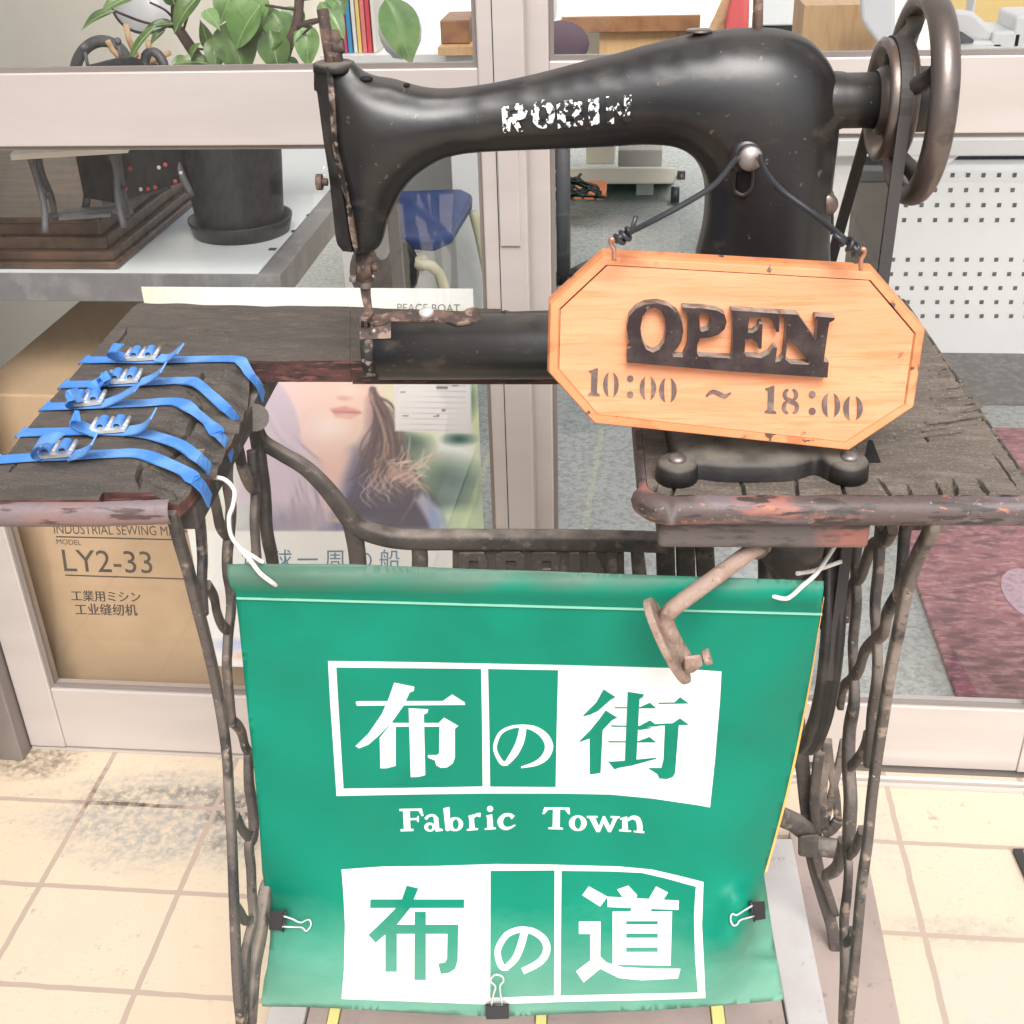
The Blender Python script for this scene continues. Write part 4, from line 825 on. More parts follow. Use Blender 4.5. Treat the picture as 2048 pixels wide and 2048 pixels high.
for l in (lug1, lug2):
    b = B(); b.lathe(TT(l[0], l[1], ZT+.0005), (0,0,1), [(0,.00003),(0,.0150),(.011,.0145),(.0140,.0125),(.0148,.00003)], 26); lg = obj('lug', b, blackflat, mac)
    b = B(); b.lathe(TT(l[0], l[1], ZT+.0147), (0,0,1), [(0,.00003),(0,.0062),(.002,.0060),(.0036,.0045),(.004,.00003)], 16); obj('bolt', b, knobm, lg)
# knob, boss and slot on the pillar
kc = surf(1495, 312, 0); kd = -TVv+np.array([0,0,.12]); kd /= np.linalg.norm(kd)
b = B(); b.lathe(kc-kd*.004, kd, [(0,.0135),(.004,.0120),(.006,.0085),(.006,.00003)], 24); obj('knob_boss', b, black, body)
b = B(); b.lathe(kc, kd, [(.002,.00003),(.002,.0042),(.012,.0042),(.012,.0078),(.0132,.0086),(.0165,.0086),(.0180,.0078),(.0182,.00003)], 26); knob = obj('clamp_knob', b, knobm, mac)
b = B(); ro = [(1478,332),(1500,332),(1505,340),(1504,368),(1498,382),(1487,390),(1474,386),(1467,375),(1470,345)]
ro = catmull(ro, 4, True); P = [surf(x, y, .0008) for x, y in ro]; b.tube(P, .0016, 8, closed=True); sl = obj('slot_rim', b, blackflat, body)
b = B(); si = catmull([(1482,340),(1496,340),(1496,370),(1488,376),(1480,372)], 4, True); solid2d(b, [si], lambda x, y: surf(x, y, .0006), -TVv, 0); obj('slot', b, beltblack, body)
b = B(); b.hexa([PV(1652,378,VM+.01), PV(1668,380,VM+.01), PV(1668,470,VM+.01), PV(1655,470,VM+.01)], [PV(1652,382,VM-.012), PV(1666,386,VM-.012), PV(1667,462,VM-.012), PV(1655,462,VM-.012)]); obj('side_bracket', b, blackflat, mac, .002)
b = B(); b.lathe(PV(1652, 408, VM-.018), -TVv, [(-.012,.004),(0,.004),(0,.0085),(.003,.0085),(.005,.006),(.0052,.00003)], 18); obj('bracket_screw', b, steelbrown, mac)
# worn white letters on the arm
b = B()
def lp(poly): return poly
LET = [([[(1003,212),(1035,206),(1050,208),(1055,222),(1050,236),(1036,241),(1046,262),(1036,264),(1022,242),(1020,262),(1008,266),(1006,264)]], [[(1020,221),(1036,219),(1036,227),(1021,229)]]),
       ([ell(1086, 228, 24, 29, 20)], [ell(1086, 228, 9, 15, 14)]),
       ([[(1113,204),(1150,198),(1164,204),(1164,220),(1158,226),(1168,236),(1165,250),(1152,256),(1116,257)]], [[(1130,213),(1146,211),(1146,219),(1131,221)], [(1131,233),(1148,232),(1148,242),(1132,244)]]),
       ([[(1176,198),(1198,195),(1199,249),(1178,252)]], []),
       ([[(1212,193),(1226,191),(1248,222),(1248,191),(1263,189),(1263,243),(1250,245),(1228,214),(1228,247),(1213,249)]], [])]
for polys, holes in LET:
    A_ = np.vstack(polys); ex = None
    V, T, c = cdt(polys[0], holes, 4, None, .2, 4); keep = np.ones(len(T), bool)
    for h in holes: keep &= ~inpoly(c, h)
    b.add([surf(x, y, .0005) for x, y in V], [tuple(t) for t in T[keep]], 0, True)
obj('worn_lettering', b, whiteglyph, body)
# shaft, pulley and hand wheel on the right
q0 = tc(PV(1712, 201, VM)); zax = q0[2]; R0 = 53*mpx(PV(1712, 201, VM))
uu = lambda x: tc(PV(x, 200, VM))[0]
AX = lambda u: TT(u, VM, zax)
b = B(); b.lathe(AX(uu(1640)), TU, [(0,R0*1.1),(uu(1680)-uu(1640),R0*1.05),(uu(1690)-uu(1640),R0),(uu(1752)-uu(1640),R0),(uu(1754)-uu(1640),R0*.96),(uu(1754)-uu(1640),.00003)], 36); obj('shaft_housing', b, black, mac)
up = uu(1766); rp = 119*mpx(PV(1780, 190, VM)); whl = None
b = B(); b.lathe(AX(up), TU, [(-.006,.020),(-.002,.024),(.004,.024),(.0045,rp*.70),(-.003,rp*.80),(-.005,rp*.93),(-.003,rp),(.003,rp*.955),(.009,rp*.955),(.014,rp),(.016,rp*.93),(.012,rp*.6),(.012,.022),(.03,.022)], 56); pul = obj('pulley', b, steelbrown, mac)
uh = uu(1835); rh = 203*mpx(AX(uh)); rt_ = .0084
b = B(); prof = [(rt_*1.15*math.cos(a), rh-rt_*.8+rt_*.95*math.sin(a)) for a in np.linspace(0, 2*math.pi, 18)[:-1]]
b.lathe(AX(uh), TU, prof, 84, closed=True); hw = obj('hand_wheel', b, steelbrown, mac)
b = B(); b.lathe(AX(up+.012), TU, [(0,.0185),(uh-up-.03,.0185),(uh-up-.026,.0225),(uh-up-.006,.0225),(uh-up-.004,.019),(uh-up-.004,.00003)], 30); obj('wheel_hub', b, blackflat, hw)
b = B()
for k in range(4):
    a = k*math.pi/2+.95; d = TVv*math.cos(a)+np.array([0,0,math.sin(a)]); n = np.cross(TU, d)
    P = catmull([AX(uh-.018)+d*.018, AX(uh-.014)+d*.036+n*.008, AX(uh-.003)+d*(rh-.022)+n*.006, AX(uh)+d*(rh-.009)], 4); b.tube(P, [.0085,.0068,.006,.0065], 10)
obj('spokes', b, blackflat, hw)
# leather drive belt round the pulley and the wheel below
b = B(); P = []; ub = up+.006
for a in np.linspace(math.pi*1.02, -.02*math.pi, 24): P.append(TT(ub, VM+rp*.975*math.cos(a)*1.0, zax+rp*.975*math.sin(a)))
P = P[::-1]
a_r, a_f = TT(.205, wv+wr, wz), TT(.205, wv-wr, wz)
loop = [TT(.205, wv-wr*math.cos(a), wz-wr*math.sin(a)) for a in np.linspace(0, math.pi, 30)]
full = [P[0]+(loop[-1]-P[0])*s for s in np.linspace(1, 0, 14)[:-1]] + P + [P[-1]+(loop[0]-P[-1])*s for s in np.linspace(0, 1, 14)[1:]]
sides = [TU]*len(full)
b.ribbon(full, TU, .0085, .0034)
db = obj('drive_belt', b, belt); tag(db, 'dark flat leather belt running from the machine pulley down through the table', 'belt')

# ================================================================== BLUE STRAPS WITH BUCKLES
def strap(pts, bk, loops, label, tailw=11):
    z0 = ZT+.0026
    nb_ = {}
    def p3(x, y, dz=0):
        p = PZ(x, y, ZT); q = tc(p); lw_ = float(lowL(np.array([[q[0], q[1]]]))[0]); 
        if dz < -.0005 and x > 300: return PZ(x, y, ZT-lw_*.75+.0062)
        return PZ(x, y, z0+max(dz, 0) if x > 100 or dz >= 0 else z0+dz)
    def drop(p, q, k): return PZ(q[0], q[1], p[2]-k)
    T0 = thing('strap', label, 'strap', p3(bk[0], bk[1]), 'blue straps with buckles round the broken board')
    w = .0056*1.0
    x_, y_ = pts[1][0], pts[1][1]; base_ = [PZ(x_-13, y_+1, ZT-.012), PZ(x_-11, y_, ZT-.001)]+[p3(x, y, d) for x, y, d in pts[1:-1]]; e_ = base_[-1]; q_ = pts[-1]
    e2 = PZ(q_[0], q_[1], ZT-.026); dvv = TVv*float((e2-e_) @ TVv); cl = catmull(base_, 8)
    for k_ in (.12, .3, .5, .75, 1): cl.append(e_+TU*.0045*math.sin(min(1, k_*2)*1.57)+dvv*k_*.5-np.array([0,0,.026*k_]))
    b = B()
    b.ribbon(cl, TVv, .0118, .0013); obj('webbing', b, strapblue, T0)
    c = p3(bk[0], bk[1], .0022); ang = math.radians(bk[2]); ex = TU*math.cos(ang)+TVv*math.sin(ang); ey = -TU*math.sin(ang)+TVv*math.cos(ang); ez = np.array([0,0,1.])
    tilt = .16; ex2 = ex; ez2 = ez; R = np.array([ex2, ey, ez2]).T
    L, Wd = .0128, .0100
    b = B(); q = [c+ex*x+ey*y for x, y in catmull([(-L, -Wd), (L*.8, -Wd), (L, -Wd*.7), (L, Wd*.8), (L*.85, Wd), (-L*.8, Wd), (-L, Wd*.7)], 3, True)]; b.hexa([p-ez*.0004 for p in q], [p+ez*.0022 for p in q])
    for x in (-L*.98, 0, L*.98): b.tube([c+ex*x-ey*Wd*.9+ez*.0030, c+ex*x+ey*Wd*.9+ez*.0030], .0019, 8)
    bo_ = obj('buckle', b, buckle, T0)
    b = B()
    for s in (-.5, .5):
        P = [c+ex*(L*s+x)+ez*h for x, h in ((-.0036, .0015), (-.0022, .0058), (.0022, .0058), (.0036, .0015))]; b.ribbon(catmull(P, 3), ey, .0150, .0012)
    obj('webbing_loop', b, strapblue, T0)
    for lp_ in loops:
        b = B(); P = catmull([p3(x, y, d) for x, y, d in lp_], 6); n = len(P)
        b.ribbon(P, TVv+np.array([0,0,.15]), list(np.interp(np.linspace(0,1,n), [0,1], [.0120,.0120])), .0012); obj('strap_tail', b, strapblue, T0)
strap([(173,721,-.004),(178,720,0),(225,719,0),(300,720,0),(400,718,0),(470,718,.0005),(486,728,-.003),(502,752,-.020),(508,775,-.034)], (287,711,4), [[(262,716,.002),(238,712,.004),(222,703,.012),(224,697,.019),(240,696,.021)], [(315,716,.002),(335,716,.004),(352,704,.012),(361,697,.018)]], 'blue strap furthest back, bending straight down at the bridge corner')
strap([(131,770,-.004),(137,769,0),(200,767,0),(290,764,0),(360,761,0),(392,766,-.003),(425,792,-.012),(455,820,-.018),(472,842,-.030)], (250,756,6), [[(222,762,.002),(212,756,.012),(205,765,.008),(180,772,.004)], [(205,758,.006),(188,778,.006),(170,787,.003)], [(280,764,.002),(303,756,.006),(318,745,.014),(327,734,.022)]], 'blue strap second from the back, its folded tail crossing the next one')
strap([(94,814,-.004),(100,813,0),(180,810,0),(280,806,0),(350,803,0),(385,820,-.005),(420,848,-.014),(436,868,-.020),(441,888,-.034)], (176,800,8), [[(150,806,.002),(139,802,.010),(140,795,.015),(160,788,.012)], [(205,808,.002),(232,798,.006),(256,785,.014),(276,773,.022)]], 'blue strap in the middle with a long tail lying to its right')
strap([(46,866,-.004),(52,865,0),(120,863,0),(200,862,0),(280,866,0),(330,878,-.001),(365,892,-.006),(396,916,-.014),(412,934,-.028)], (223,853,5), [[(196,866,.002),(170,856,.006),(148,845,.014),(147,833,.020),(160,833,.019)], [(252,862,.002),(280,857,.006),(296,844,.014),(307,827,.024)]], 'blue strap second from the front with both tails curling upward')
strap([(-30,922,-.004),(0,919,0),(70,914,0),(150,911,0),(220,907,0),(278,907,0),(330,925,-.004),(372,944,-.010),(386,958,-.018),(380,985,-.036)], (114,902,6), [[(86,910,.002),(70,902,.008),(76,886,.022),(100,876,.030),(116,878,.032)], [(142,912,.002),(165,905,.006),(182,892,.014),(189,877,.024)]], 'blue strap nearest the front edge, its tail looped back over the buckle')

# ================================================================== OPEN SIGN
VS = .742; SN = -TVv
sg = thing('open_sign', 'orange wooden eight-sided OPEN sign hanging tilted from the machine knob', 'sign', PV(1480, 870, VS))
s3 = lambda x, y: PV(x, y, .733+.030*(905-y)/400)
OCT = [(1204,509),(1748,540),(1853,661),(1830,817),(1700,905),(1187,850),(1094,746),(1097,608)]
OC2 = [(1215,531),(1738,561),(1828,667),(1808,808),(1690,884),(1196,829),(1118,738),(1121,619)]
ctr = np.array([1472, 700])
def lift(p, d): return p+SN*d
b = B(); n = 8; th = .014
R0_ = [s3(*p)-SN*th for p in OCT]; R1 = [s3(*p)-SN*.004 for p in OCT]; R2 = [s3(*(np.array(p)+(ctr-np.array(p))*np.array([.012,.025]))) for p in OCT]; R3 = [s3(*(np.array(p)+(ctr-np.array(p))*-.012))+SN*.0004 for p in OC2]
OC2s = [tuple(np.array(p)+(ctr-np.array(p))*.0015) for p in OC2]
b.add(R0_+R1+R2+R3, [(i*n+k, i*n+(k+1)%n, (i+1)*n+(k+1)%n, (i+1)*n+k) for i in range(3) for k in range(n)]+[tuple(range(n-1,-1,-1))], 0)
R4 = [s3(*p)-SN*.0014 for p in OC2]
b.add(R3+R4, [(k,(k+1)%n,n+(k+1)%n,n+k) for k in range(n)], 0)
obj('sign_border', b, signedge, sg, .0008)
b = B(); V, T, c = cdt(OC2s, [], 40)
b.add([s3(x, y)-SN*.0002 for x, y in V], [tuple(t) for t in T], 0); obj('sign_board', b, signwood, sg)
SX = lambda pts: [(1200+x*.3623, 500+y*.3623) for x, y in pts]
O_out = SX([(148,520),(172,508),(152,460),(145,400),(158,340),(195,298),(245,275),(310,268),(370,282),(420,318),(448,370),(455,420),(445,475),(425,510),(392,545),(400,560),(300,570),(148,560)])
P_ = SX([(450,292),(560,296),(640,308),(680,330),(692,370),(680,410),(645,440),(600,456),(545,460),(530,500),(530,545),(540,560),(705,568),(705,600),(440,585),(462,545),(480,500),(482,340),(476,318),(452,310)])
E_ = SX([(716,306),(985,325),(982,430),(968,420),(955,375),(930,345),(845,338),(838,365),(838,425),(850,440),(862,380),(880,392),(885,510),(865,510),(850,470),(835,455),(825,560),(870,575),(930,560),(955,510),(970,505),(960,590),(950,610),(700,600),(715,570),(730,540),(738,350),(722,328)])
E_ = SX([(716,306),(980,325),(978,425),(962,425),(950,375),(925,348),(815,342),(808,400),(808,428),(835,430),(862,410),(872,382),(888,382),(882,518),(866,516),(856,480),(830,462),(795,466),(788,540),(800,560),(880,568),(925,545),(950,510),(968,512),(955,600),(700,600),(715,570),(722,540),(728,350),(722,328)])
N_ = SX([(985,325),(1080,330),(1180,470),(1188,360),(1174,348),(1180,340),(1283,348),(1278,362),(1252,374),(1222,585),(1235,592),(1250,590),(1243,675),(950,650),(960,590),(985,585),(1003,560),(1015,440),(1020,352),(1000,345)])
BAR = SX([(148,540),(400,562),(700,570),(960,592),(1246,600),(1240,675),(700,640),(145,592)])
hO = SX([(298,290),(335,310),(355,360),(360,415),(350,480),(325,520),(288,538),(250,520),(228,470),(220,405),(232,340),(262,300)])
hP = SX([(548,320),(585,325),(606,350),(606,385),(590,415),(556,425),(546,415),(542,340)])
hN = SX([(1030,455),(1148,590),(1140,604),(1040,600),(1012,575),(1018,520)])
hE1 = SX([(820,342),(850,344),(848,420),(806,432),(812,360)])
b = B(); solid2d(b, [O_out, P_, E_, N_, BAR], lambda x, y: s3(x, y)+SN*.009, SN, .0088, [hO, hP, hN], 0, 1)
obj('open_letters', b, [letterface, letterside], sg)
b = B()
def crescents(cx, cy, rx=17, ry=27, tilt=.06):
    o = ell(cx, cy, rx, ry, 40, tilt); 
    for s in (-1, 1):
        pts = []
        for k in range(15):
            a = (-1+2*k/14)*1.30; pts.append((cx+s*rx*math.cos(a)-tilt*ry*math.sin(a)*-1*.0, cy+ry*math.sin(a)))
        for k in range(15):
            a = (1-2*k/14)*1.30; q = rx*(.20+.22*math.cos(a)); pts.append((cx+s*(rx*.42+(math.cos(a)-1)*rx*.14), cy+ry*.98*math.sin(a)))
        solid2d(b, [pts], lambda x, y: s3(x, y)+SN*.0006, SN, .0006)
def one(x0, y0):
    solid2d(b, [[(x0-10,y0-24),(x0-4,y0-25),(x0+5,y0-29),(x0+8,y0-28),(x0+6,y0+20),(x0+12,y0+24),(x0+11,y0+27),(x0-12,y0+25),(x0-11,y0+22),(x0-6,y0+19),(x0-5,y0-19),(x0-10,y0-21)]], lambda x, y: s3(x, y)+SN*.0006, SN, .0006)
def dots(x, y1, y2, r=6.4):
    for y in (y1, y2): solid2d(b, [ell(x, y, r, r, 16)], lambda p, q: s3(p, q)+SN*.0006, SN, .0006)
one(1188, 765); crescents(1222, 769, 15.5, 25); dots(1260.5, 757, 789); crescents(1296, 776, 16.5, 24); crescents(1336, 780, 17.5, 25); obj('opening_hour', b, numeral, sg); b = B()
solid2d(b, [brush([(1412,792),(1425,783),(1440,788),(1450,792),(1462,785)], [3,8,9,8,2])], lambda x, y: s3(x, y)+SN*.0006, SN, .0006)
obj('wave_dash', b, numeral, sg); b = B(); one(1541, 800); dots(1624.5, 789, 822, 7)
for cy, ry, rx in ((789, 11, 15), (814, 13, 17)):
    for s in (-1, 1):
        P = [(1581+s*rx*math.cos(a)*.78, cy+ry*math.sin(a)) for a in np.linspace(-1.2, 1.2, 9)]; solid2d(b, [brush(P, [3,7,8,7,3], 2)], lambda x, y: s3(x, y)+SN*.0006, SN, .0006)
solid2d(b, [brush([(1570,794),(1581,801),(1592,808)], [5,9,5])], lambda x, y: s3(x, y)+SN*.0008, SN, .0006)
crescents(1662, 810, 18.5, 24.5); crescents(1706, 816, 19.5, 24.5)
obj('closing_hour', b, numeral, sg)
# hooks and hanging wire round the knob
KZ = kc+kd*.008
hk = [(1228,492), (1722,512)]
for i, (x, y) in enumerate(hk):
    b = B(); P = [PV(x, y+28, VS), PV(x, y+8, VS), PV(x+6*(1 if i else -1), y-4, VS), PV(x+14*(1 if i else -1)*.4-6*(0 if i else 1)*0, y-14, VS-.002), PV(x-8*(1 if i else -1), y-10, VS)]
    b.tube(catmull(P, 5), .0015, 8); obj('hook', b, copper, sg)
b = B()
wl = [PV(1233,482,VS), PV(1245,471,VS-.001), PV(1300,444,.775), PV(1375,404,.795), PV(1430,368,.81), PV(1470,320,.832)]
wr_ = [PV(1718,506,VS), PV(1705,493,VS-.001), PV(1640,437,.775), PV(1560,378,.795), PV(1530,340,.815), PV(1520,315,.832)]
ktop = [KZ+np.array([0,0,.0065]), ]
W_ = catmull(wl+[KZ-TU*.0075+np.array([0,0,-.001]), KZ-TU*.004+np.array([0,0,.0062]), KZ+TU*.004+np.array([0,0,.0062]), KZ+TU*.0075+np.array([0,0,-.001])]+wr_[::-1], 6)
b.tube(W_, .0021, 10)
for p_, q_ in ((PV(1236,480,VS), PV(1262,464,VS)), (PV(1714,502,VS), PV(1688,479,VS))):
    ax_ = q_-p_; L_ = np.linalg.norm(ax_); ax_ /= L_; e1 = np.cross(ax_, TVv); e1 /= np.linalg.norm(e1); e2 = np.cross(ax_, e1)
    P = [p_+ax_*L_*t_+(e1*math.cos(t_*14)+e2*math.sin(t_*14))*.0034 for t_ in np.linspace(0, 1, 36)]; P.append(P[-1]+e1*.004+ax_*.006+np.array([0,0,.004])); b.tube(P, .0016, 8)
obj('hanging_wire', b, wiref, sg)

# ================================================================== GREEN BANNER
ban = thing('banner', 'green vinyl banner with white framed lettering hung between the cast legs', 'banner', PV(1030, 2020, .74))
def sst(x): x = np.clip(x, 0, 1); return x*x*(3-2*x)
FOLD = np.array(catmull([(1524,1766),(1516,1800),(1506,1850),(1492,1905)], 4))
def bv(x, y):
    v = .735+(y-1130)/900*.034
    v += .0020*math.sin(x*.031+y*.013+1.4*math.sin(y*.006))*float(sst((y-1190)/120))+.0018*math.sin((x-455)*.018-(y-1130)*.03+2*math.sin(x*.004))*math.exp(-((x-560)/170)**2)+.0018*math.sin((x-1640)*.020+(y-1130)*.028)*math.exp(-((x-1560)/170)**2)
    v += .0022*math.sin(x*.011+y*.004)+.0016*math.sin(x*.023-y*.009+1)+.003*math.sin(y*.0042+x*.002)
    yt = 1130+(x-455)*.0275; q = (y-yt)/62
    if 0 <= q < 1: v -= .0075*math.sin(math.pi*q)
    xr = 1560-.10*(y-1300)
    if x > xr-120: v += .050*float(sst((x-xr+120)/230))*float(sst((y-1180)/350))
    if y > 1640: v -= .034*float(sst((y-1700)/330))
    q2 = (2016-y)/46
    d = np.hypot(FOLD[:,0]-x, FOLD[:,1]-y); k = d.argmin()
    if FOLD[0,1]-20 < y < 1935:
        s = x-np.interp(y, FOLD[:,1], FOLD[:,0]); w = float(sst((y-1745)/60))*float(sst((1930-y)/40))
        v += w*(.030*float(sst((s+4)/9))-.014*math.exp(-((s+34)/34)**2))
    d = math.hypot(x-1512, y-1815); v -= .006*math.exp(-(d/70)**2)
    d = math.hypot(x-545, y-1825); v += .010*math.exp(-(d/60)**2)
    return v
def bp(x, y): return PV(x, y, bv(x, y))
k3 = lambda pts: [(600+x*.4141, 1250+y*.4141) for x, y in pts]
bout = [(455,1128),(700,1129),(1000,1140),(1300,1150),(1648,1162),(1647,1180),(1640,1230),(1626,1320),(1610,1410),(1592,1500),(1574,1580),(1556,1650),(1540,1705),(1528,1748),(1534,1790),(1544,1860),(1556,1930),(1568,2000),
        (1430,2012),(1300,2021),(1150,2027),(1000,2034),(900,2030),(700,2018),(600,2014),(525,2013),(523,2000),(528,1960),(535,1930),(540,1880),(541,1840),(533,1800),(524,1740),(518,1640),(508,1540),(497,1440),(487,1340),(478,1250),(470,1187),(459,1170),(454,1150)]
WHITE, GREEN = [], []
fr1 = [(656,1322),(820,1324),(964,1327),(1118,1330),(1230,1333),(1345,1336),(1443,1343),(1440,1400),(1430,1520),(1420,1615),(1400,1611),(1304,1597),(1220,1589),(1118,1587),(964,1587),(820,1589),(673,1592),(667,1500),(660,1400)]
fr2 = [(683,1739),(765,1733),(870,1732),(993,1728),(1097,1729),(1240,1733),(1304,1739),(1360,1752),(1407,1764),(1404,1850),(1408,1930),(1411,1996),(1300,2000),(1118,2004),(973,2009),(820,2003),(683,1998),(688,1940),(690,1850),(687,1790)]
cells = [k3([(175,205),(500,208),(875,212),(880,500),(882,780),(500,787),(210,790),(192,500)]), k3([(908,212),(1247,218),(1240,500),(1235,783),(918,781),(914,500)]),
         k3([(920,1187),(1230,1185),(1229,1500),(1227,1790),(918,1800),(919,1500)]), k3([(1263,1187),(1500,1190),(1650,1197),(1760,1222),(1912,1264),(1903,1400),(1908,1600),(1922,1775),(1600,1782),(1258,1790),(1260,1500)])]
nuno1 = [[(268,372),(278,368),(690,367),(735,335),(797,375),(797,386),(275,390)], [(455,278),(552,298),(549,318),(530,326),(500,390),(445,468),(380,535),(330,578),(285,596),(268,585),(330,525),(395,430),(430,350)], [(385,545),(445,470),(462,478),(462,680),(420,692),(388,692)],
         [(440,473),(670,473),(695,447),(765,487),(748,502),(748,640),(738,668),(710,688),(680,690),(658,678),(652,655),(618,640),(618,628),(660,628),(672,620),(674,491),(440,491)], [(525,402),(620,407),(615,425),(598,432),(605,725),(570,734),(535,735)]]
no1 = [brush([(1078,492),(1064,560),(1035,620),(1000,665)], [34,38,36,24]), brush([(1006,668),(975,665),(945,612),(945,570),(970,520),(1020,494),(1075,487)], [20,22,18,18,17,15,14]), brush([(1070,487),(1130,500),(1180,535),(1203,585),(1185,635),(1140,668),(1068,688)], [14,26,36,40,36,24,8])]
gai = [[(1466,310),(1525,348),(1500,362),(1440,415),(1400,434),(1368,442),(1368,436),(1430,375)], [(1476,412),(1533,447),(1508,460),(1470,500),(1420,540),(1352,566),(1350,560),(1400,510),(1445,455)], [(1398,548),(1430,530),(1470,496),(1462,510),(1452,715),(1420,720),(1399,722)],
       [(1582,322),(1662,335),(1655,350),(1640,358),(1625,655),(1568,662)], [(1518,396),(1640,397),(1690,375),(1722,403),(1520,403)], [(1500,484),(1640,487),(1690,460),(1733,490),(1640,494),(1505,492)], [(1605,489),(1700,494),(1690,500),(1640,508),(1605,496)], [(1488,560),(1630,562),(1688,540),(1722,568),(1490,568)],
       [(1485,655),(1500,660),(1570,655),(1722,640),(1720,647),(1600,680),(1540,690),(1518,698)], [(1730,375),(1810,373),(1835,348),(1880,380),(1732,382)], [(1720,477),(1800,474),(1835,450),(1880,483),(1722,487)], [(1762,484),(1830,484),(1812,715),(1800,735),(1770,745),(1735,742),(1725,720),(1685,695),(1685,690),(1745,690),(1755,650)]]
nuno2 = [[(515,1258),(572,1272),(530,1370),(470,1445),(365,1535),(330,1497),(400,1430),(460,1370),(492,1325)], [(340,1325),(793,1325),(793,1367),(338,1367)], [(412,1485),(468,1440),(468,1675),(412,1675)],
         [(440,1447),(765,1447),(762,1620),(750,1660),(720,1680),(680,1686),(668,1635),(700,1630),(710,1610),(712,1492),(440,1492)], [(554,1385),(608,1385),(608,1715),(552,1715)]]
no2 = [brush([(1085,1480),(1066,1550),(1040,1610),(1000,1652)], [36,36,34,30]), brush([(1008,1655),(975,1650),(956,1600),(960,1555),(995,1500),(1040,1476),(1085,1470)], [26,32,30,30,30,30,30]), brush([(1070,1470),(1125,1480),(1175,1515),(1192,1560),(1178,1605),(1140,1640),(1075,1672)], [30,32,34,36,36,34,32])]
michi = [[(1395,1262),(1485,1312),(1450,1360),(1363,1305)], [(1532,1277),(1585,1258),(1628,1303),(1626,1318),(1560,1318)], [(1720,1262),(1778,1292),(1752,1332),(1685,1322)], [(1485,1312),(1830,1331),(1828,1376),(1485,1362)], [(1510,1383),(1797,1383),(1790,1645),(1510,1640)], [(1606,1355),(1700,1360),(1690,1400),(1590,1400)],
         [(1347,1432),(1452,1432),(1450,1600),(1480,1630),(1560,1652),(1700,1660),(1838,1660),(1825,1708),(1650,1716),(1540,1705),(1450,1660),(1370,1727),(1333,1672),(1402,1620),(1402,1492),(1347,1492)]]
michi_h = [[(1575,1430),(1728,1430),(1728,1446),(1575,1446)], [(1575,1490),(1728,1490),(1728,1511),(1575,1511)], [(1575,1557),(1728,1557),(1728,1579),(1575,1579)]]
# "Fabric Town": bold slab lettering drawn as strokes (crop units)
def R4(x0, y0, x1, y1): return [(x0,y0),(x1,y0),(x1,y1),(x0,y1)]
ft, fth = [], []
def serif(x, y, w=46, h=9): ft.append(R4(x-w/2, y-h/2, x+w/2, y+h/2))
ft += [[(497,892),(530,892),(534,992),(502,994)], [(480,888),(588,886),(597,922),(588,923),(572,897),(480,899)], [(520,933),(565,932),(568,922),(574,922),(574,952),(568,952),(564,942),(520,943)], [(486,986),(548,984),(548,995),(486,997)]]
a_o = ell(627, 976, 27, 22); ft += [a_o, [(645,935),(668,935),(672,980),(690,986),(690,994),(655,998)], brush([(606,938),(622,922),(645,920),(662,940)], [15,12,12,22])]; fth.append(ell(629, 977, 11, 12))
ft += [[(692,885),(722,878),(727,990),(712,996),(703,990)], ell(749, 962, 39, 34)]; fth.append(ell(752, 962, 15, 24))
ft += [[(812,922),(838,914),(844,980),(860,982),(860,990),(806,994),(806,986),(819,983),(816,930)], brush([(838,930),(852,917),(872,918)], [10,14,22])]
ft += [[(898,920),(928,914),(933,976),(946,978),(946,986),(892,990),(892,982),(905,979),(903,930)], ell(918, 888, 15, 15)]
ft += [brush([(1030,930),(1012,917),(985,921),(967,948),(978,975),(1005,982),(1040,966)], [24,15,18,28,22,14,6])]
ft += [[(1180,880),(1302,882),(1304,914),(1296,914),(1280,892),(1256,891),(1254,976),(1270,980),(1270,988),(1200,986),(1200,978),(1220,975),(1222,891),(1200,892),(1178,914),(1170,912)]]
ft += [ell(1342, 957, 43, 38)]; fth.append(ell(1342, 957, 16, 28))
ft += [[(1385,922),(1438,922),(1438,930),(1426,933),(1444,972),(1462,925),(1472,922),(1498,972),(1512,934),(1500,930),(1500,922),(1544,924),(1544,932),(1533,935),(1502,1000),(1488,1000),(1466,958),(1448,1000),(1432,1000),(1398,934),(1385,930)]]
ft += [[(1548,932),(1580,924),(1584,990),(1600,993),(1598,1000),(1540,996),(1542,988),(1556,986),(1556,940),(1546,940)], brush([(1582,944),(1605,930),(1630,938),(1640,965),(1641,1000)], [12,18,26,27,27]), [(1612,993),(1664,997),(1662,1006),(1612,1001)]]
WH = [k3(p) for p in nuno1+no1+no2+michi+ft]; GR = [k3(p) for p in gai+nuno2+michi_h+fth]
loops = [fr1, fr2]+cells+WH+GR
V, T, c = cdt(bout, loops, 13, None, .15, 13)
mi = np.zeros(len(T), int)
for L in (fr1, fr2): mi[inpoly(c, L)] = 1
for L in cells: mi[inpoly(c, L)] = 0
for L in [k3(p) for p in gai+nuno2]: mi[inpoly(c, L)] = 0
for L in WH: mi[inpoly(c, L)] = 1
for L in [k3(p) for p in michi_h+fth]: mi[inpoly(c, L)] = 0
b = B(); b.add([bp(x, y) for x, y in V], [], 0)
for t, m_ in zip(T, mi): b.f.append(tuple(int(q) for q in t)); b.m.append(int(m_)); b.sm.append(True)
cl = obj('cloth', b, [greenb, white_print, lining], ban, recalc=False)
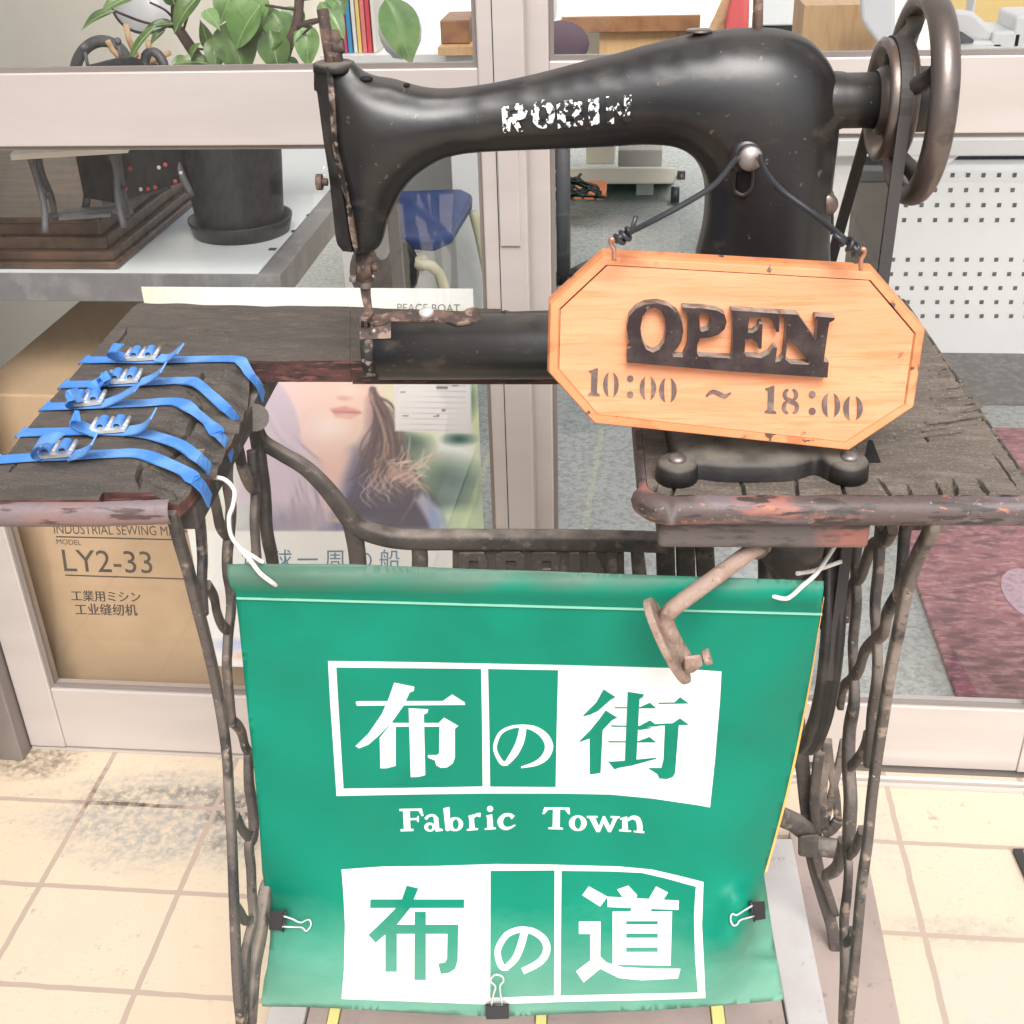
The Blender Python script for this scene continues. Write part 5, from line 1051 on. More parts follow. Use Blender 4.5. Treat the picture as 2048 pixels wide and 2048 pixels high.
# make the front face the street
me = cl.data
if (me.polygons[0].normal @ Vector(TVv)) > 0: me.flip_normals()
md = cl.modifiers.new('thickness', 'SOLIDIFY'); md.thickness = .0006; md.offset = -1
b = B(); ed = [(1646,1195),(1640,1232),(1626,1320),(1610,1410),(1592,1500),(1574,1580),(1556,1650),(1541,1705),(1530,1744)]
P = [PV(x+1.6, y, bv(x, y)+.0035) for x, y in catmull(ed, 5)]; b.ribbon(P, TU, list(np.interp(np.linspace(0,1,len(P)), [0,.25,.5,1], [.0004,.0008,.0022,.0018])), .0012); obj('lining_edge', b, lining, ban)
b = B(); P = [bp(x, 1130+(x-455)*.0275+64)-TVv*.0012 for x in np.linspace(474, 1644, 120)]; b.ribbon(P, np.array([0,0,1.]), .0016, .001); obj('weld_seam', b, stitch, ban)
# white ties
def tie(paths, label):
    b = B()
    for P in paths: b.tube(catmull(P, 8), .0018, 8)
    o = obj('tie_string', b, twine); tag(o, label, 'string')
tie([[PU(399,962,UL-.010), PU(415,956,UL+.004), PU(447,958,UL+.020), PV(468,980,.78), PV(466,1010,.775), PV(458,1035,.772), PV(462,1070,.77), PV(480,1095,.768), PV(505,1112,.768), PV(528,1127,.765)],
     [PV(477,1094,.735), PV(500,1120,.728), PV(520,1146,bv(520,1146)-.004), PV(540,1162,bv(540,1162)-.004), PV(552,1170,bv(552,1170)+.001)]], 'white string tying the banner corner to the left cast leg')
tie([[PV(1676,1082,.79), PV(1655,1115,.77), PV(1632,1148,.745), PV(1605,1172,bv(1605,1172)-.005), PV(1580,1194,bv(1580,1194)-.004), PV(1565,1197,bv(1565,1197)-.003), PV(1545,1192,bv(1545,1192)+.001)], [PV(1595,1147,.76), PV(1620,1143,.775), PV(1645,1136,.79), PV(1682,1123,.80)]], 'white string tying the banner corner to the right cast leg')
# binder clips
def clip(label, body_px, wedge, handle):
    c = np.mean(body_px, 0); v = bv(*c); t = thing('binder_clip', label, 'clip', PV(c[0], c[1], v), 'binder clips holding the banner edges')
    b = B(); q = body_px; v = min(bv(x, y) for x, y in q)-.001; fr_ = [PV(x, y, v-.0035-.0045*w) for (x, y), w in zip(q, wedge)]; bk_ = [PV(x, y, v+.0045+.0045*w) for (x, y), w in zip(q, wedge)]
    b.hexa(bk_, fr_); obj('spring_body', b, clipblack, t, .0008)
    b = B(); e_ = [k for k in range(4) if wedge[k] == 0]; b.tube([PV(*q[e_[0]], v-.0040), PV(*q[e_[1]], v-.0040)], .0013, 8); obj('jaw_roll', b, clipblack, t)
    b = B(); P = catmull([PV(x, y, min(v-.005, bv(x, y)-.0025)) for x, y in handle], 4); b.tube(P, .00085, 8); obj('wire_handle', b, clipsteel, t)
clip('black binder clip with wire handle on the banner\'s left edge', [(537,1823),(571,1821),(566,1862),(538,1860)], (1,0,0,1), [(567,1832),(585,1838),(601,1845),(617,1839),(622,1849),(613,1862),(604,1855),(585,1854),(564,1853)])
clip('black binder clip at the creased lower right of the banner', [(1501,1804),(1530,1802),(1532,1838),(1509,1842)], (0,1,1,0), [(1505,1811),(1488,1821),(1473,1830),(1464,1828),(1461,1840),(1467,1851),(1475,1848),(1481,1840),(1508,1832)])
clip('binder clip with upright handle under the banner\'s bottom edge', [(971,2010),(1018,2010),(1018,2038),(972,2039)], (0,0,1,1), [(983,2010),(987,1990),(991,1973),(981,1962),(990,1950),(1004,1953),(1007,1963),(1000,1974),(1004,2010)])

# ================================================================== LOW PLATFORM UNDER THE STAND
zp = .05
pf = thing('platform', 'low boarded platform with pale plank sides and yellow strips under the stand', 'platform', TT(-.02, .8, 0))
tq = lambda x, y, z=zp: tc(PZ(x, y, z))
ra, rb_, rc_, rd = tq(1588, 1700), tq(1530, 1790), tq(1577, 2048), tq(1657, 2048)
yb = ra[1]+.02; yf_ = .30
def edgeu(p, q, v): return p[0]+(q[0]-p[0])*(v-p[1])/(q[1]-p[1])
rl = lambda v: edgeu(rb_, rc_, v); rr2 = lambda v: edgeu(ra, rd, v)
def strip(name, l, r_, va, vb_, z0, z1, m, bev=.0015):
    b = B(); b.hexa([TT(l(va),va,z0), TT(r_(va),va,z0), TT(r_(vb_),vb_,z0), TT(l(vb_),vb_,z0)], [TT(l(va),va,z1), TT(r_(va),va,z1), TT(r_(vb_),vb_,z1), TT(l(vb_),vb_,z1)]); return obj(name, b, m, pf, bev)
strip('edge_plank', rl, rr2, yf_, yb, .004, zp, plank_pale)
l1, l2 = tq(540, 2013)[0], tq(614, 2013)[0]; vfr = tq(540,2013)[1]
strip('edge_plank', lambda v: l1, lambda v: l2, yf_, yb, .004, zp, plank_pale)
ys = [tq(668, 2020)[0], tq(1082, 2030)[0], tq(1436, 2022)[0]]; ds = [.012, .012, .014]
xs_ = [l2+.0015]+[q for y, d in zip(ys, ds) for q in (y-d/2, y+d/2)]
edges = [(l2+.0015, ys[0]-ds[0]/2-.0008), (ys[0]+ds[0]/2+.0008, ys[1]-ds[1]/2-.0008), (ys[1]+ds[1]/2+.0008, ys[2]-ds[2]/2-.0008)]
for a, c_ in edges: strip('deck_board', lambda v, a=a: a, lambda v, c_=c_: c_, yf_, yb-.01, .004, zp-.006, plank_brown)
strip('deck_board', lambda v: ys[2]+ds[2]/2+.0008, lambda v: rl(v)-.0015, yf_, yb-.01, .004, zp-.006, plank_brown)
for y, d in zip(ys, ds): strip('yellow_strip', lambda v, y=y, d=d: y-d/2, lambda v, y=y, d=d: y+d/2, yf_, yb-.01, .004, zp-.003, yellowtape, .001)
o1 = tq(1745, 2048, .03); strip('side_board', lambda v: rr2(v)+.002, lambda v: o1[0]+.001+(v-.4)*.06, yf_, yb+.03, .004, .035, plank_brown)
# mat corner at the right edge
b = B(); q = [PZ(2027,1697,.008), PZ(2075,1697,.008), PZ(2110,1840,.008), PZ(2058,1765,.008)]; q2 = [np.array([p[0], p[1], .0005]) for p in q]; b.hexa(q2, q)
mt = obj('door_mat', b, blackpl); tag(mt, 'corner of a small black mat with a pink mark on the tiles', 'mat')
b = B(); q = [PZ(2046,1700,.0085), PZ(2075,1700,.0085), PZ(2075,1712,.0085), PZ(2048,1708,.0085)]; b.add(q, [(0,1,2,3)]); obj('pink_mark', b, M('pink_print', S(230, 90, 130, .8), .6), mt)

# ================================================================== POSTER BEHIND THE LEFT PANE
YP = 1.336
tl, tr = PY(281, 568, YP), PY(946, 584, YP); bl = PY(488, 1334, YP)
pX0, pX1, pZ1, pZ0 = tl[0], tr[0], (tl[2]+tr[2])/2, bl[2]
def paint_poster(X, Y):
    """the printed picture, in photo pixels: hazy portrait, hair, foliage, pale title bands"""
    n = len(X); c = np.tile(np.array([236, 226, 214.]), (n, 1))
    nz = lambda f, s: (np.sin(X*f+s)+np.sin(Y*f*1.3+s*2.1)+np.sin((X+Y)*f*.7+s*3.3))/3
    def blend(col, m): 
        m = np.clip(m, 0, 1)[:,None]; c[:] = c*(1-m)+np.array(col, float)*m
    def blob(x, y, rx, ry, soft=.5, rot=0):
        dx, dy = X-x, Y-y; u = (dx*math.cos(rot)+dy*math.sin(rot))/rx; w = (-dx*math.sin(rot)+dy*math.cos(rot))/ry
        return np.clip((1+soft-np.sqrt(u*u+w*w))/(2*soft), 0, 1)
    def edge(pts, soft):
        p = np.array(pts, float); ins = inpoly(np.c_[X, Y], p); d = np.full(n, 1e9)
        for a, q in zip(p, np.roll(p, -1, 0)):
            ab = q-a; t = np.clip(((X-a[0])*ab[0]+(Y-a[1])*ab[1])/(ab@ab+1e-9), 0, 1); d = np.minimum(d, np.hypot(X-a[0]-t*ab[0], Y-a[1]-t*ab[1]))
        return np.clip(.5+np.where(ins, d, -d)/(2*soft), 0, 1)
    blend((232, 236, 190), np.clip((X-740)/60, 0, 1)); blend((214, 232, 205), blob(900, 1000, 130, 120)); blend((240, 246, 240), blob(905, 893, 42, 36))
    for x, y, rx, ry, r in ((825,885,32,22,.4),(800,915,30,20,.2),(900,960,55,34,.2),(875,1005,60,28,.3),(935,800,14,30,0),(918,878,24,10,0)): blend((52, 92, 86), blob(x, y, rx, ry, .8, r)*.95)
    blend((205, 228, 190), blob(920, 1040, 60, 24)); blend((228, 238, 200), blob(860, 850, 40, 18))
    blend((238, 205, 196), edge([(495,620),(760,620),(742,840),(700,900),(640,1060),(480,1080)], 14))
    blend((250, 216, 200), blob(650, 790, 90, 70, .7)); blend((252, 236, 228), blob(655, 855, 34, 22, .8)); blend((244, 214, 214), blob(560, 800, 70, 90, .8))
    hair = (np.sin(X*.19+Y*.10+3*nz(.02, 1))+np.sin(X*.43+Y*.16))*.25+.5
    blend((96, 74, 96), edge([(742,800),(762,830),(782,880),(806,925),(820,960),(700,1000),(690,960),(712,900),(738,868)], 16)*.9)
    blend((96, 92, 140), edge([(705,905),(740,920),(760,980),(700,1062),(672,1062),(676,980)], 22)*.85)
    blend((26, 34, 78), edge([(720,965),(790,955),(835,975),(868,1005),(884,1046),(884,1064),(640,1064),(680,1020)], 14))
    hr = np.random.RandomState(21)
    def strand(P, w, col, al):
        P = np.array(catmull(P, 5)); x0, y0 = P.min(0)-w-3; x1, y1 = P.max(0)+w+3; k = np.where((X > x0) & (X < x1) & (Y > y0) & (Y < y1))[0]
        if not len(k): return
        d = np.full(len(k), 1e9); tt = np.zeros(len(k))
        for i_, (a, q) in enumerate(zip(P[:-1], P[1:])):
            ab = q-a; t = np.clip(((X[k]-a[0])*ab[0]+(Y[k]-a[1])*ab[1])/(ab@ab+1e-9), 0, 1); dd = np.hypot(X[k]-a[0]-t*ab[0], Y[k]-a[1]-t*ab[1]); m = dd < d; d = np.where(m, dd, d); tt = np.where(m, (i_+t)/len(P), tt)
        m = np.clip(1.3-d/w, 0, 1)*al*np.minimum(1, (1-tt)*4); c[k] = c[k]*(1-m[:,None])+np.array(col, float)*m[:,None]
    pal = ((64,46,58),(88,64,70),(120,90,90),(150,116,106),(52,44,74),(176,140,126))
    for k in range(130):
        a = hr.rand(); x0, y0 = 740+10*hr.rand(), 775+30*hr.rand(); xm, ym = 752+a*38+hr.randn()*5, 850+hr.randn()*14; x2, y2 = 730+a*90+hr.randn()*8, 915+a*20+hr.randn()*14; x3, y3 = x2+hr.uniform(-40, 45), y2+hr.uniform(20, 80)
        strand([(x0,y0),(xm,ym),(x2,y2),(x3,y3)], 1.5+2.2*hr.rand(), pal[int(hr.rand()*6)] if x3 > 735 else pal[(0, 4)[k % 2]], .6)
    for k in range(26):
        x0, y0 = 775+hr.rand()*60, 920+hr.rand()*60; L_ = 22+hr.rand()*48; an = -1.1+hr.rand()*1.3; bend = hr.uniform(-.9, .9)
        strand([(x0,y0),(x0+L_*.5*math.cos(an),y0+L_*.5*math.sin(an)),(x0+L_*math.cos(an+bend),y0+L_*math.sin(an+bend))], 1.3+1.6*hr.rand(), ((244,214,198),(250,232,220),(222,176,160))[k % 3], .5)
    for k in range(26):
        x0, y0 = 735+hr.rand()*60, 925+hr.rand()*50; strand([(x0,y0),(x0-12+hr.randn()*6,y0+22),(x0+6+hr.randn()*10,y0+46)], 1.2, (206,176,176), .5)
    blend((226, 186, 172), edge([(775,925),(815,935),(838,965),(812,968),(780,955)], 8)*.6)
    blend((206, 206, 226), edge([(845,985),(880,1020),(892,1062),(866,1062),(830,1000)], 6)*.8); blend((120, 150, 200), edge([(858,1000),(884,1040),(880,1062),(860,1060)], 5)*.7)
    lh = edge([(490,830),(520,820),(590,900),(650,980),(690,1062),(470,1066)], 30); blend((192, 178, 200), lh*.9)
    for k in range(60):
        a = hr.rand(); strand([(500+40*a+hr.randn()*6, 790+hr.rand()*50), (520+70*a+hr.randn()*6, 880), (540+130*a+hr.randn()*8, 960), (560+150*a+hr.randn()*14, 1060)], 2+3*hr.rand(), ((168,154,186),(214,202,216),(150,140,172),(228,214,222))[k % 4], .4); blend((210, 196, 214), blob(520, 900, 50, 90, .7)*.5)
    blend((136, 132, 160), blob(560, 1050, 80, 30, .7)*.7); blend((96, 116, 168), blob(710, 1050, 40, 14, .6)*.8); blend((222, 190, 130), blob(690, 1040, 30, 6, .4)*.7)
    blend((238, 196, 190), edge([(640,920),(700,905),(668,1010),(650,1010)], 12)*.9)
    blend((222, 168, 160), edge([(740,772),(747,800),(742,842),(722,868),(738,840),(734,800)], 6)*.5)
    lip = edge([(660,818),(690,812),(716,820),(724,826),(700,838),(672,834)], 3); blend((214, 138, 134), lip*.75); blend((170, 92, 92), np.clip(1-np.abs(Y-824-(X-690)*.05)/2.2, 0, 1)*((X > 664) & (X < 722))*.7); blend((240, 206, 196), blob(690, 832, 20, 4, .5)*.6)
    blend((214, 150, 140), blob(690, 796, 14, 5, .5)*.7); blend((250, 226, 214), blob(700, 780, 16, 14, .7)*.8)
    blend((224, 240, 224), blob(430, 950, 40, 60, .5)); blend((214, 232, 222), blob(470, 1040, 50, 30, .6)*.6); blend((240, 190, 180), blob(430, 900, 28, 40, .6))
    cardm = edge([(786,742),(942,745),(943,868),(790,862)], 2); blend((238, 234, 236), cardm)
    for y in np.arange(772, 862, 11): blend((206, 200, 206), cardm*np.clip(1-np.abs(Y-y)/1.2, 0, 1)*((X > 800) & (X < 932)))
    for x, y, w in ((885,775,18),(910,772,8),(805,784,8),(888,820,6),(810,832,10),(872,832,10)): blend((110, 105, 110), cardm*((np.abs(X-x) < w/1.5) & (np.abs(Y-y) < 2))*.8)
    blend((240, 241, 240), np.clip((Y-1062)/4+.5, 0, 1))
    blend((246, 247, 245), np.clip((622-Y)/8, 0, 1)); blend((248, 238, 200), np.clip((622-Y)/8, 0, 1)*np.clip((420-X)/140, 0, 1)*.6)
    blend((196, 206, 236), blob(470, 1290, 50, 12, .5)); blend((224, 196, 190), blob(452, 1200, 30, 20, .7)*.4); blend((236, 170, 140), blob(500, 1312, 40, 8, .5)*.6)
    return c
gx = np.linspace(pX0, pX1, 250); gz = np.linspace(pZ0, pZ1, 300); GX, GZ = np.meshgrid(gx, gz)
Pw = np.c_[GX.ravel(), np.full(GX.size, YP), GZ.ravel()]
rel = Pw-CAM; zz = rel@FW; pxX, pxY = 1024+F*(rel@RT)/zz, 1024-F*(rel@UP)/zz
cc_ = paint_poster(pxX, pxY)/255; lin = np.where(cc_ <= .04045, cc_/12.92, ((cc_+.055)/1.055)**2.4)*.88
b = B(); n = 250
b.add(Pw, [(j*n+i, j*n+i+1, (j+1)*n+i+1, (j+1)*n+i) for j in range(299) for i in range(n-1)], 0)
b.cols = np.c_[lin, np.ones(len(lin))]
pm = mat_attr('poster_print', .35)
b2 = B(); b2.box((pX0, YP+.0004, pZ0), (pX1, YP+.0012, pZ1)); po = obj('poster', b2, white_print); tag(po, 'pale travel poster of a woman with windblown hair behind the left pane', 'poster')
pp = obj('printed_sheet', b, [pm], po, recalc=False)
b = B(); q3 = lambda x, y: PY(x, y, YP-.0006)
text_mesh(b, 'PEACE BOAT', q3, 793, 623, 23, 0, None, .95, (0, .012)); obj('lettering', b, greyink, po)
b = B()
for ch, x in zip('地球一周の船', (482, 541, 593, 648, 704, 757)): text_mesh(b, ch, q3, x, 1136, 44, 0)
obj('lettering', b, blueink, po)

# ================================================================== CARDBOARD BOX INSIDE
YC = 1.385
def cq(x, y): return PY(x, y, YC)
c1 = cq(95, 1050); bx = thing('cardboard_box', 'brown cardboard box with black printed lettering behind the left door', 'box', (-.6, 1.6, 0))
b = B(); b.box((-.885, YC, .004), (-.30, 1.75, .56)); obj('carton', b, card, bx, .003)
b = B(); ct = lambda x, y: PY(x, y, YC-.0006)
text_mesh(b, 'INDUSTRIAL SEWING MACHINE', ct, 107, 1067, 27, 0, None, .80, (-.12, .018))
text_mesh(b, 'MODEL', ct, 113, 1088, 15, 0, None, 1.0, (-.2, .05)); text_mesh(b, 'LY2-33', ct, 124, 1142, 63, 0, None, 1.02, (-.14, .025))
for (x0, y0, x1, y1) in ((112,1072,345,1078),(130,1149,378,1157)): b.add([ct(x0,y0), ct(x1,y1), ct(x1,y1+2.6), ct(x0,y0+2.6)], [(0,1,2,3)])
obj('lettering', b, ink, bx)
for sdx in (0, .0007):
    b = B(); ct2 = lambda x, y: PY(x, y, YC-.0006-sdx*.3)+np.array([sdx, 0, 0])
    text_mesh(b, '工業用ミシン', ct2, 142, 1200, 23.5, 0, None, 1.0, (-.12, .02)); text_mesh(b, '工业缝纫机', ct2, 150, 1228, 25, 0, None, 1.0, (-.12, .012)); obj('lettering', b, ink, bx)

# ================================================================== INSIDE THE SHOP, LEFT: DISPLAY SHELF
zs = .72
sh = thing('display_shelf', 'white topped display shelf with grey edge trim inside the left door', 'shelf', (-.9, 1.7, 0))
xr_f, xr_b = PZ(548, 551, zs), PZ(688, 402, zs)
XS1 = -.441; YS0 = xr_f[1]; YS1 = 2.25
b = B(); b.box((-1.395, YS0+.004, zs-.03), (XS1-.031, YS1, zs)); obj('top_panel', b, shelftop, sh)
b = B(); b.box((-1.395, YS0, zs-.036), (XS1, YS0+.0038, zs+.001)); b.box((XS1-.030, YS0+.0039, zs-.036), (XS1, YS1, zs+.0008)); obj('edge_trim', b, greytrim, sh, .0008)
for x, y in ((545,498),(590,462),(620,430),(652,400)): b = B(); q = PZ(x, y, zs+.0006); b.box((q[0]-.005, q[1]-.005, zs+.0002), (q[0]+.005, q[1]+.005, zs+.0007)); obj('peg_hole', b, hole, sh)
for x, y in ((-1.38, YS0+.01), (XS1-.03, YS0+.03), (-1.38, YS1-.03), (XS1-.03, YS1-.03)): b = B(); b.box((x, y, 0), (x+.022, y+.022, zs-.036)); obj('leg', b, dkgrey, sh)
# wall ledge behind the shelf
b = B(); b.box((-1.3995, 1.43, .60), (-1.33, 3.2, .95)); w_ = obj('wall_ledge', b, cream, kind='structure')
# dark stepped plinth
pc = PZ(236, 540, zs); pr = PZ(398, 372, zs)
pl = thing('model_plinth', 'dark walnut stepped plinth carrying two miniature sewing machines', 'plinth', (pc[0]-.3, pc[1]+.2, zs))
x1 = pc[0]; b = B()
for k, (ins, z0, z1) in enumerate(((0, .0005, .010), (.006, .010, .022), (.016, .022, .038), (.024, .038, .055), (.019, .055, .063))): b.box((-1.32, pc[1]+ins, zs+z0), (x1-ins, 2.2, zs+z1-.0002))
obj('stepped_base', b, plinth, pl, .002)
zp2 = zs+.063
def mini(name, label, c, k, body_m, cloth_m, rot):
    t = thing(name, label, 'model', (c[0], c[1], zp2), 'miniature treadle sewing machines on the plinth')
    ca, sa = math.cos(rot), math.sin(rot)
    def L(x, y, z): return np.array([c[0]+(x*ca-y*sa)*k, c[1]+(x*sa+y*ca)*k, zp2+z*k])
    for s in (-1, 1):
        b = B()
        b.tube(catmull([L(s*.045,-.032,0), L(s*.042,-.022,.03), L(s*.045,-.014,.06), L(s*.045,-.022,.085)], 4), .0042*k, 8); b.tube(catmull([L(s*.045,.032,0), L(s*.042,.022,.03), L(s*.045,.014,.06), L(s*.045,.022,.085)], 4), .0042*k, 8); b.tube([L(s*.043,-.02,.035), L(s*.043,.02,.035)], .003*k, 8); obj('leg', b, dkgrey, t)
    b = B(); b.tube([L(-.045,0,.012), L(.045,0,.012)], .003*k, 8); b.hexa([L(-.03,-.018,.010), L(.03,-.018,.010), L(.03,.018,.010), L(-.03,.018,.010)], [L(-.03,-.018,.014), L(.03,-.018,.014), L(.03,.018,.014), L(-.03,.018,.014)]); obj('treadle', b, dkgrey, t)
    b = B(); b.hexa([L(-.065,-.03,.085), L(.065,-.03,.085), L(.065,.03,.085), L(-.065,.03,.085)], [L(-.065,-.03,.092), L(.065,-.03,.092), L(.065,.03,.092), L(-.065,.03,.092)]); obj('table_top', b, cloth_m, t, .001)
    b = B(); b.tube(catmull([L(.03,0,.092), L(.03,0,.125), L(.022,0,.135), L(-.02,0,.136), L(-.034,0,.132), L(-.036,0,.108)], 4), [.010*k,.009*k,.009*k,.008*k,.009*k,.006*k], 10); b.tube([L(.03,0,.13), L(.052,0,.13)], .003*k, 8); obj('head', b, body_m, t)
    b = B(); b.lathe(L(.052,0,.13), L(1,0,0)-L(0,0,0), [(-.003*k,.010*k),(-.003*k,.018*k),(.003*k,.018*k),(.003*k,.010*k)], 20, closed=True); obj('hand_wheel', b, dkgrey, t)
    for x in (-.032, .01): b = B(); b.tube([L(x,0,.136), L(x,0,.160)], .0018*k, 6); b.ball(L(x,0,.160), .004*k, 8); obj('spool_pin', b, dkgrey, t)
    return t, L
q = PZ(150, 455, zp2)
m1, L1 = mini('miniature_machine', 'pale miniature treadle sewing machine with cloth covered table, left on the plinth', (q[0]+.01, q[1]+.02, 0), 1.05, offwhite, cream, .25)
q = PZ(268, 415, zp2)
m2, L2 = mini('miniature_machine', 'dark miniature sewing machine with red flowers, right on the plinth', (q[0], q[1]+.02, 0), 1.25, blackpl, plinth, 1.1)
b = B(); b.hexa([L2(-.05,-.024,.015), L2(.05,-.024,.015), L2(.05,.024,.015), L2(-.05,.024,.015)], [L2(-.05,-.024,.083), L2(.05,-.024,.083), L2(.05,.024,.083), L2(-.05,.024,.083)]); obj('drawer_case', b, blackpl, m2, .001)
rs = np.random.RandomState(3)
for i in range(10): b = B(); b.ball(L2(-.045+.0095*i, -.0255, .018+.03*rs.rand()), .0024+.0014*rs.rand(), 8); obj('flower', b, M('red_petal', S(205, 84, 84, .7), .6) if i % 3 else M('white_petal', S(235, 228, 215, .8), .6), m2)

# ---- potted plant
sq = PZ(470, 478, zs); SA = np.array([sq[0], sq[1]+.035, zs])
pt = thing('potted_plant', 'leafy green house plant in a black plastic pot on the display shelf', 'plant', SA)
b = B(); rs_ = 98*mpx(PZ(470, 430, zs)); b.lathe(SA, (0,0,1), [(.0005,.00003),(.0005,rs_*.92),(.020,rs_),(.0225,rs_*1.0),(.0215,rs_*.95),(.006,rs_*.88),(.006,.00003)], 44); obj('saucer', b, potm, pt)
b = B(); rb0 = rs_*.83; b.lathe(SA, (0,0,1), [(.007,.00003),(.007,rb0),(.020,rb0*1.01),(.15,rb0*1.20),(.155,rb0*1.27),(.172,rb0*1.28),(.172,rb0*1.18),(.155,rb0*1.15),(.155,.00003)], 44); pot = obj('pot', b, potm, pt)
b = B(); b.lathe(SA+np.array([0,0,.1553]), (0,0,1), [(0,rb0*1.14),(.004,rb0*.6),(.006,.00003)], 24); obj('soil', b, soil, pt)
YPl = SA[1]
def PP(x, y, d=0): return PY(x, y, YPl+d)
top = SA+np.array([0,0,.155])
b = B()
b.tube(catmull([top+np.array([.02,0,0]), PP(555,150,-.01), PP(575,95,-.01), PP(592,55,-.01), PP(598,10,0), PP(600,-60,0)], 5), [.009,.0075,.0065,.006], 10)
b.tube(catmull([top+np.array([-.01,0,0]), PP(408,140,.02), PP(388,105,.02), PP(365,70,.02), PP(352,45,.02), PP(350,-30,.0)], 5), [.009,.008,.007,.005], 10)
b.tube(catmull([top, PP(490,120,.02), PP(470,60,.03), PP(470,-60,.03)], 5), [.008,.006,.005], 8)
b.tube(catmull([PP(592,55,-.01), PP(620,45,-.02), PP(640,40,-.02)], 4), [.005,.003], 8)
for P in ([(398,118,.02),(340,140,.0),(300,150,0)], [(352,55,.02),(290,45,0),(229,22,-.01)], [(350,40,.02),(330,20,0),(300,5,0)], [(365,72,.02),(390,95,.03),(420,100,.02)], [(365,65,.02),(380,20,0),(395,-10,0)], [(597,20,0),(560,15,-.03),(530,10,-.04)], [(600,0,0),(680,-10,-.03),(765,-10,-.04)], [(580,90,0),(615,60,-.03),(622,50,-.04)]):
    b.tube(catmull([PP(*p) for p in P], 4), .0017, 6)
obj('stem', b, bark, pt)
def leaf(b, base, tip, wpx, dd=(0, 0), curl=.12, nrm=None):
    A_, T_ = PP(base[0], base[1], dd[0]), PP(tip[0], tip[1], dd[1]); ax = T_-A_; L = np.linalg.norm(ax); ax /= L
    nn = np.asarray(nrm if nrm is not None else (-FW*.8+np.array([0,0,.5])), float); nn -= ax*(nn@ax); nn /= np.linalg.norm(nn); sd_ = np.cross(ax, nn); wm = wpx*mpx(A_)/2
    nl, nw = 12, 6; vs = []
    for i in range(nl+1):
        s = i/nl; w = wm*(math.sin(math.pi*min(1, s*1.0)**.72)**.9 if 0 < s < 1 else 0)
        if s > .82: w *= (1-s)/.18*.55+.45 if s < 1 else 0
        for j in range(-nw//2, nw//2+1):
            t_ = j/(nw/2); vs.append(A_+ax*L*s+sd_*w*t_+nn*(L*curl*(math.sin(math.pi*s)-.35*s)+abs(t_)*w*.38-(.06*w if j == 0 else 0)))
    m_ = nw+1; b.add(vs, [(i*m_+j, i*m_+j+1, (i+1)*m_+j+1, (i+1)*m_+j) for i in range(nl) for j in range(nw)], 0, True)
    b.tube([np.array(vs[i*m_+nw//2])+nn*.0003 for i in range(nl+1)], [.0011, .0004], 5, mi=1)
LV = [((270,-6),(200,26),40,0),((229,22),(161,60),26,0),((405,-15),(346,68),52,0),((312,52),(252,142),22,0),((350,48),(285,60),24,0),((380,118),(338,140),30,0),((382,120),(402,84),24,0),((420,98),(400,40),30,0),((388,150),(430,110),36,0),((420,128),(345,128),34,0),((300,0),(330,-30),30,0),((350,10),(330,-40),40,0),
      ((460,40),(490,160),110,0),((520,10),(470,100),120,1),((520,12),(545,120),110,1),((440,70),(430,150),60,0),((540,60),(560,150),80,0),((600,15),(575,78),70,1),((545,25),(570,85),80,1),((620,50),(615,138),64,1),((640,5),(690,80),50,1),((570,140),(595,125),34,0),((600,138),(560,120),30,0),((772,-4),(825,132),100,1),((470,-20),(440,50),70,1),((500,-10),(520,60),80,1),((660,-20),(690,30),60,1),((505,95),(470,150),46,0),((455,95),(480,140),40,0),((585,95),(610,60),30,1),((410,20),(440,60),34,1),((330,60),(300,90),20,0),((560,60),(530,110),60,0),((500,60),(525,20),50,1)]
for i, (a, t_, w, pale) in enumerate(LV):
    b = B(); d0 = -.03+.05*((i*37) % 10)/10; leaf(b, a, t_, w*(.82 if w > 55 else .95), (d0, d0-.02+.02*((i*13) % 5)/5), .10); obj('leaf', b, [leafpale if pale else leafm, leafrib], pt, recalc=False)
# wicker hoop basket with straw behind the plant
hc = PY(205, 150, 1.80); t = thing('hoop_basket', 'small dark basket with a wrapped hoop handle and straw filling', 'basket', np.array([hc[0], hc[1], zp2]))
b = B(); P = [PY(205+55*math.cos(a), 150-68*math.sin(a), 1.80) for a in np.linspace(-.3, math.pi+.3, 26)]; b.tube(P, .0085, 12); b.tube([PY(241,92,1.8), PY(233,140,1.8)], .004, 8); obj('hoop_handle', b, hoopm, t)
b = B(); b.lathe(np.array([hc[0], hc[1], zp2]), (0,0,1), [(.0005,.00003),(.0005,.04),(.06,.055),(.06,.05),(.05,.00003)], 24); obj('bowl', b, plinth, t)
b = B(); rs = np.random.RandomState(11)
for i in range(70):
    x, y = 225+rs.rand()*100, 118+rs.rand()*30; a = rs.rand()*3.1; l = 8+rs.rand()*18; d = 1.74+rs.rand()*.06; b.tube([PY(x-l*math.cos(a), y-l*.5*math.sin(a), d), PY(x+l*math.cos(a), y+l*.5*math.sin(a), d+.01)], .0016, 5)
for P in ([(215,80),(225,100),(250,125)], [(252,48),(258,80),(272,110)], [(300,110),(296,80)], [(340,105),(300,125)]): b.tube([PY(x, y, 1.75) for x, y in P], .0042, 7)
obj('straw_filling', b, straw, t)
b = B(); dc = PY(292, -2, 1.95); b.lathe(dc, -FW, [(0,.00003),(0,.054),(.003,.054),(.004,.00003)], 36); ds_ = obj('round_fan', b, mirrorm); tag(ds_, 'round pale fan with a black rim hanging behind the plant leaves', 'fan')
